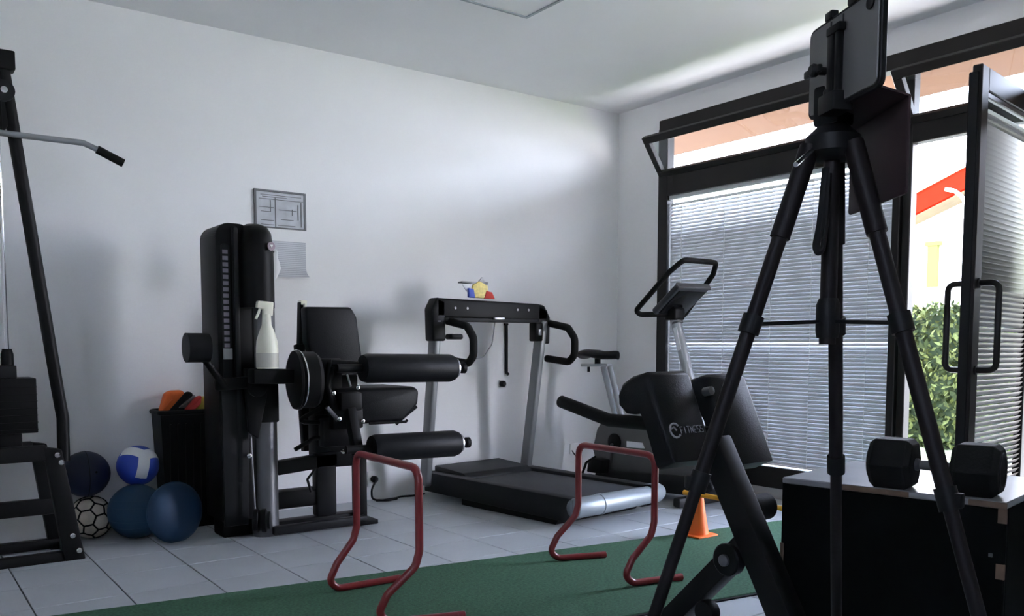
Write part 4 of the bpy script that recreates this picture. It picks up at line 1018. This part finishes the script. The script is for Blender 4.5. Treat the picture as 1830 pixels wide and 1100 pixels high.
MB().beam(V((S.x, S.y, 1.37)), V((tc_.x, tc_.y, 1.36))+tn*.012, .02, .02, (0, 0, 1), .004).put('clamp_arm', K['black'], t)
MB().lathe([(.006, 0), (.006, .012), (.009, .014), (.010, .020), (.007, .024), (0, .024)], V((tc_.x, tc_.y, 1.398))+tn*.014-td*.012, tn, 16).put('wing_knob', K['black'], t)
MB().frame_box(V((tc_.x, tc_.y, 1.398))+tn*.030-td*.018, td*.022, tn*.004, V((0, 0, .006)), .003).put('knob_wing', K['black'], t)
# tablet
tab = thing('tablet', 'grey backed tablet in a dark case clamped on top of the tripod', 'tablet', (TL+td*TWd/2).to_tuple()[:2]+(TZ0,))
ctr = TL+td*(TWd/2)+V((0, 0, (TZ0+TZ1)/2))
def rrect(c, a, hw_, up_, hh, r, n=6):
    pts = []
    for sx, sy, st in ((1, 1, 0), (-1, 1, 90), (-1, -1, 180), (1, -1, 270)):
        for k in range(n+1):
            an = math.radians(st+90*k/n); pts.append(c+a*(sx*(hw_-r)+r*math.cos(an))+up_*(sy*(hh-r)+r*math.sin(an)))
    return pts
UZ = V((0, 0, 1))
MB().prism(rrect(ctr-tn*.001, td, TWd/2-.005, UZ, (TZ1-TZ0)/2-.005, .010), tn*.006, .001, 1).put('tablet_back', K['tablet'], tab)
MB().prism(rrect(ctr-tn*.006, td, TWd/2, UZ, (TZ1-TZ0)/2, .013), tn*.009, .0015, 1).put('case_rim', K['black'], tab)
MB().prism(rrect(ctr-tn*.0065, td, TWd/2-.012, UZ, (TZ1-TZ0)/2-.010, .006), tn*-.001).put('screen', K['screen'], tab)
MB().lathe([(.009, 0), (.009, .002), (.006, .002), (0, .001)], ctr+td*(TWd/2-.024)+UZ*((TZ1-TZ0)/2-.018)+tn*.005, tn, 20).put('camera_lens', K['black'], tab)
for s0 in (.35, .52): MB().frame_box(ctr+td*(TWd*(s0-.5))+tn*.0055, td*.0015, tn*.0006, UZ*((TZ1-TZ0)/2-.008)).put('back_groove', K['darkgrey'], tab, smooth=False)
for s0 in (.30, .62): MB().frame_box(ctr+td*(TWd*(s0-.5))+UZ*((TZ1-TZ0)/2+.004), td*.010, tn*.006, UZ*.006, .002).put('case_clip', K['black'], tab)
# folio cover folded down behind
fwd = V((FW.x, FW.y, 0)).normalized(); fn = V((fwd.y, -fwd.x, 0))
cR = EYE+fwd*1.215+RT*(692/FPX*1.215*1.0); cL = cR+fwd*.205
cR.z = cL.z = 0
c_ = (cL+cR)/2
MB().prism(rrect(V((c_.x, c_.y, 1.276)), fwd, .1025, UZ, .068, .006), fn*.004, .001, 1).put('folio_cover', K['cover'], tab)
e0, e1 = TL+td*.02, TL+td*(TWd-.01)
fl_ = MB()
g0 = [V((e0.x, e0.y, TZ0+.002)), V((e1.x, e1.y, TZ0+.002)), V((cR.x, cR.y, 1.340)), V((cL.x, cL.y, 1.340))]
fl_.prism(g0, (0, 0, .003)); fl_.put('cover_fold', K['cover'], tab, smooth=False)
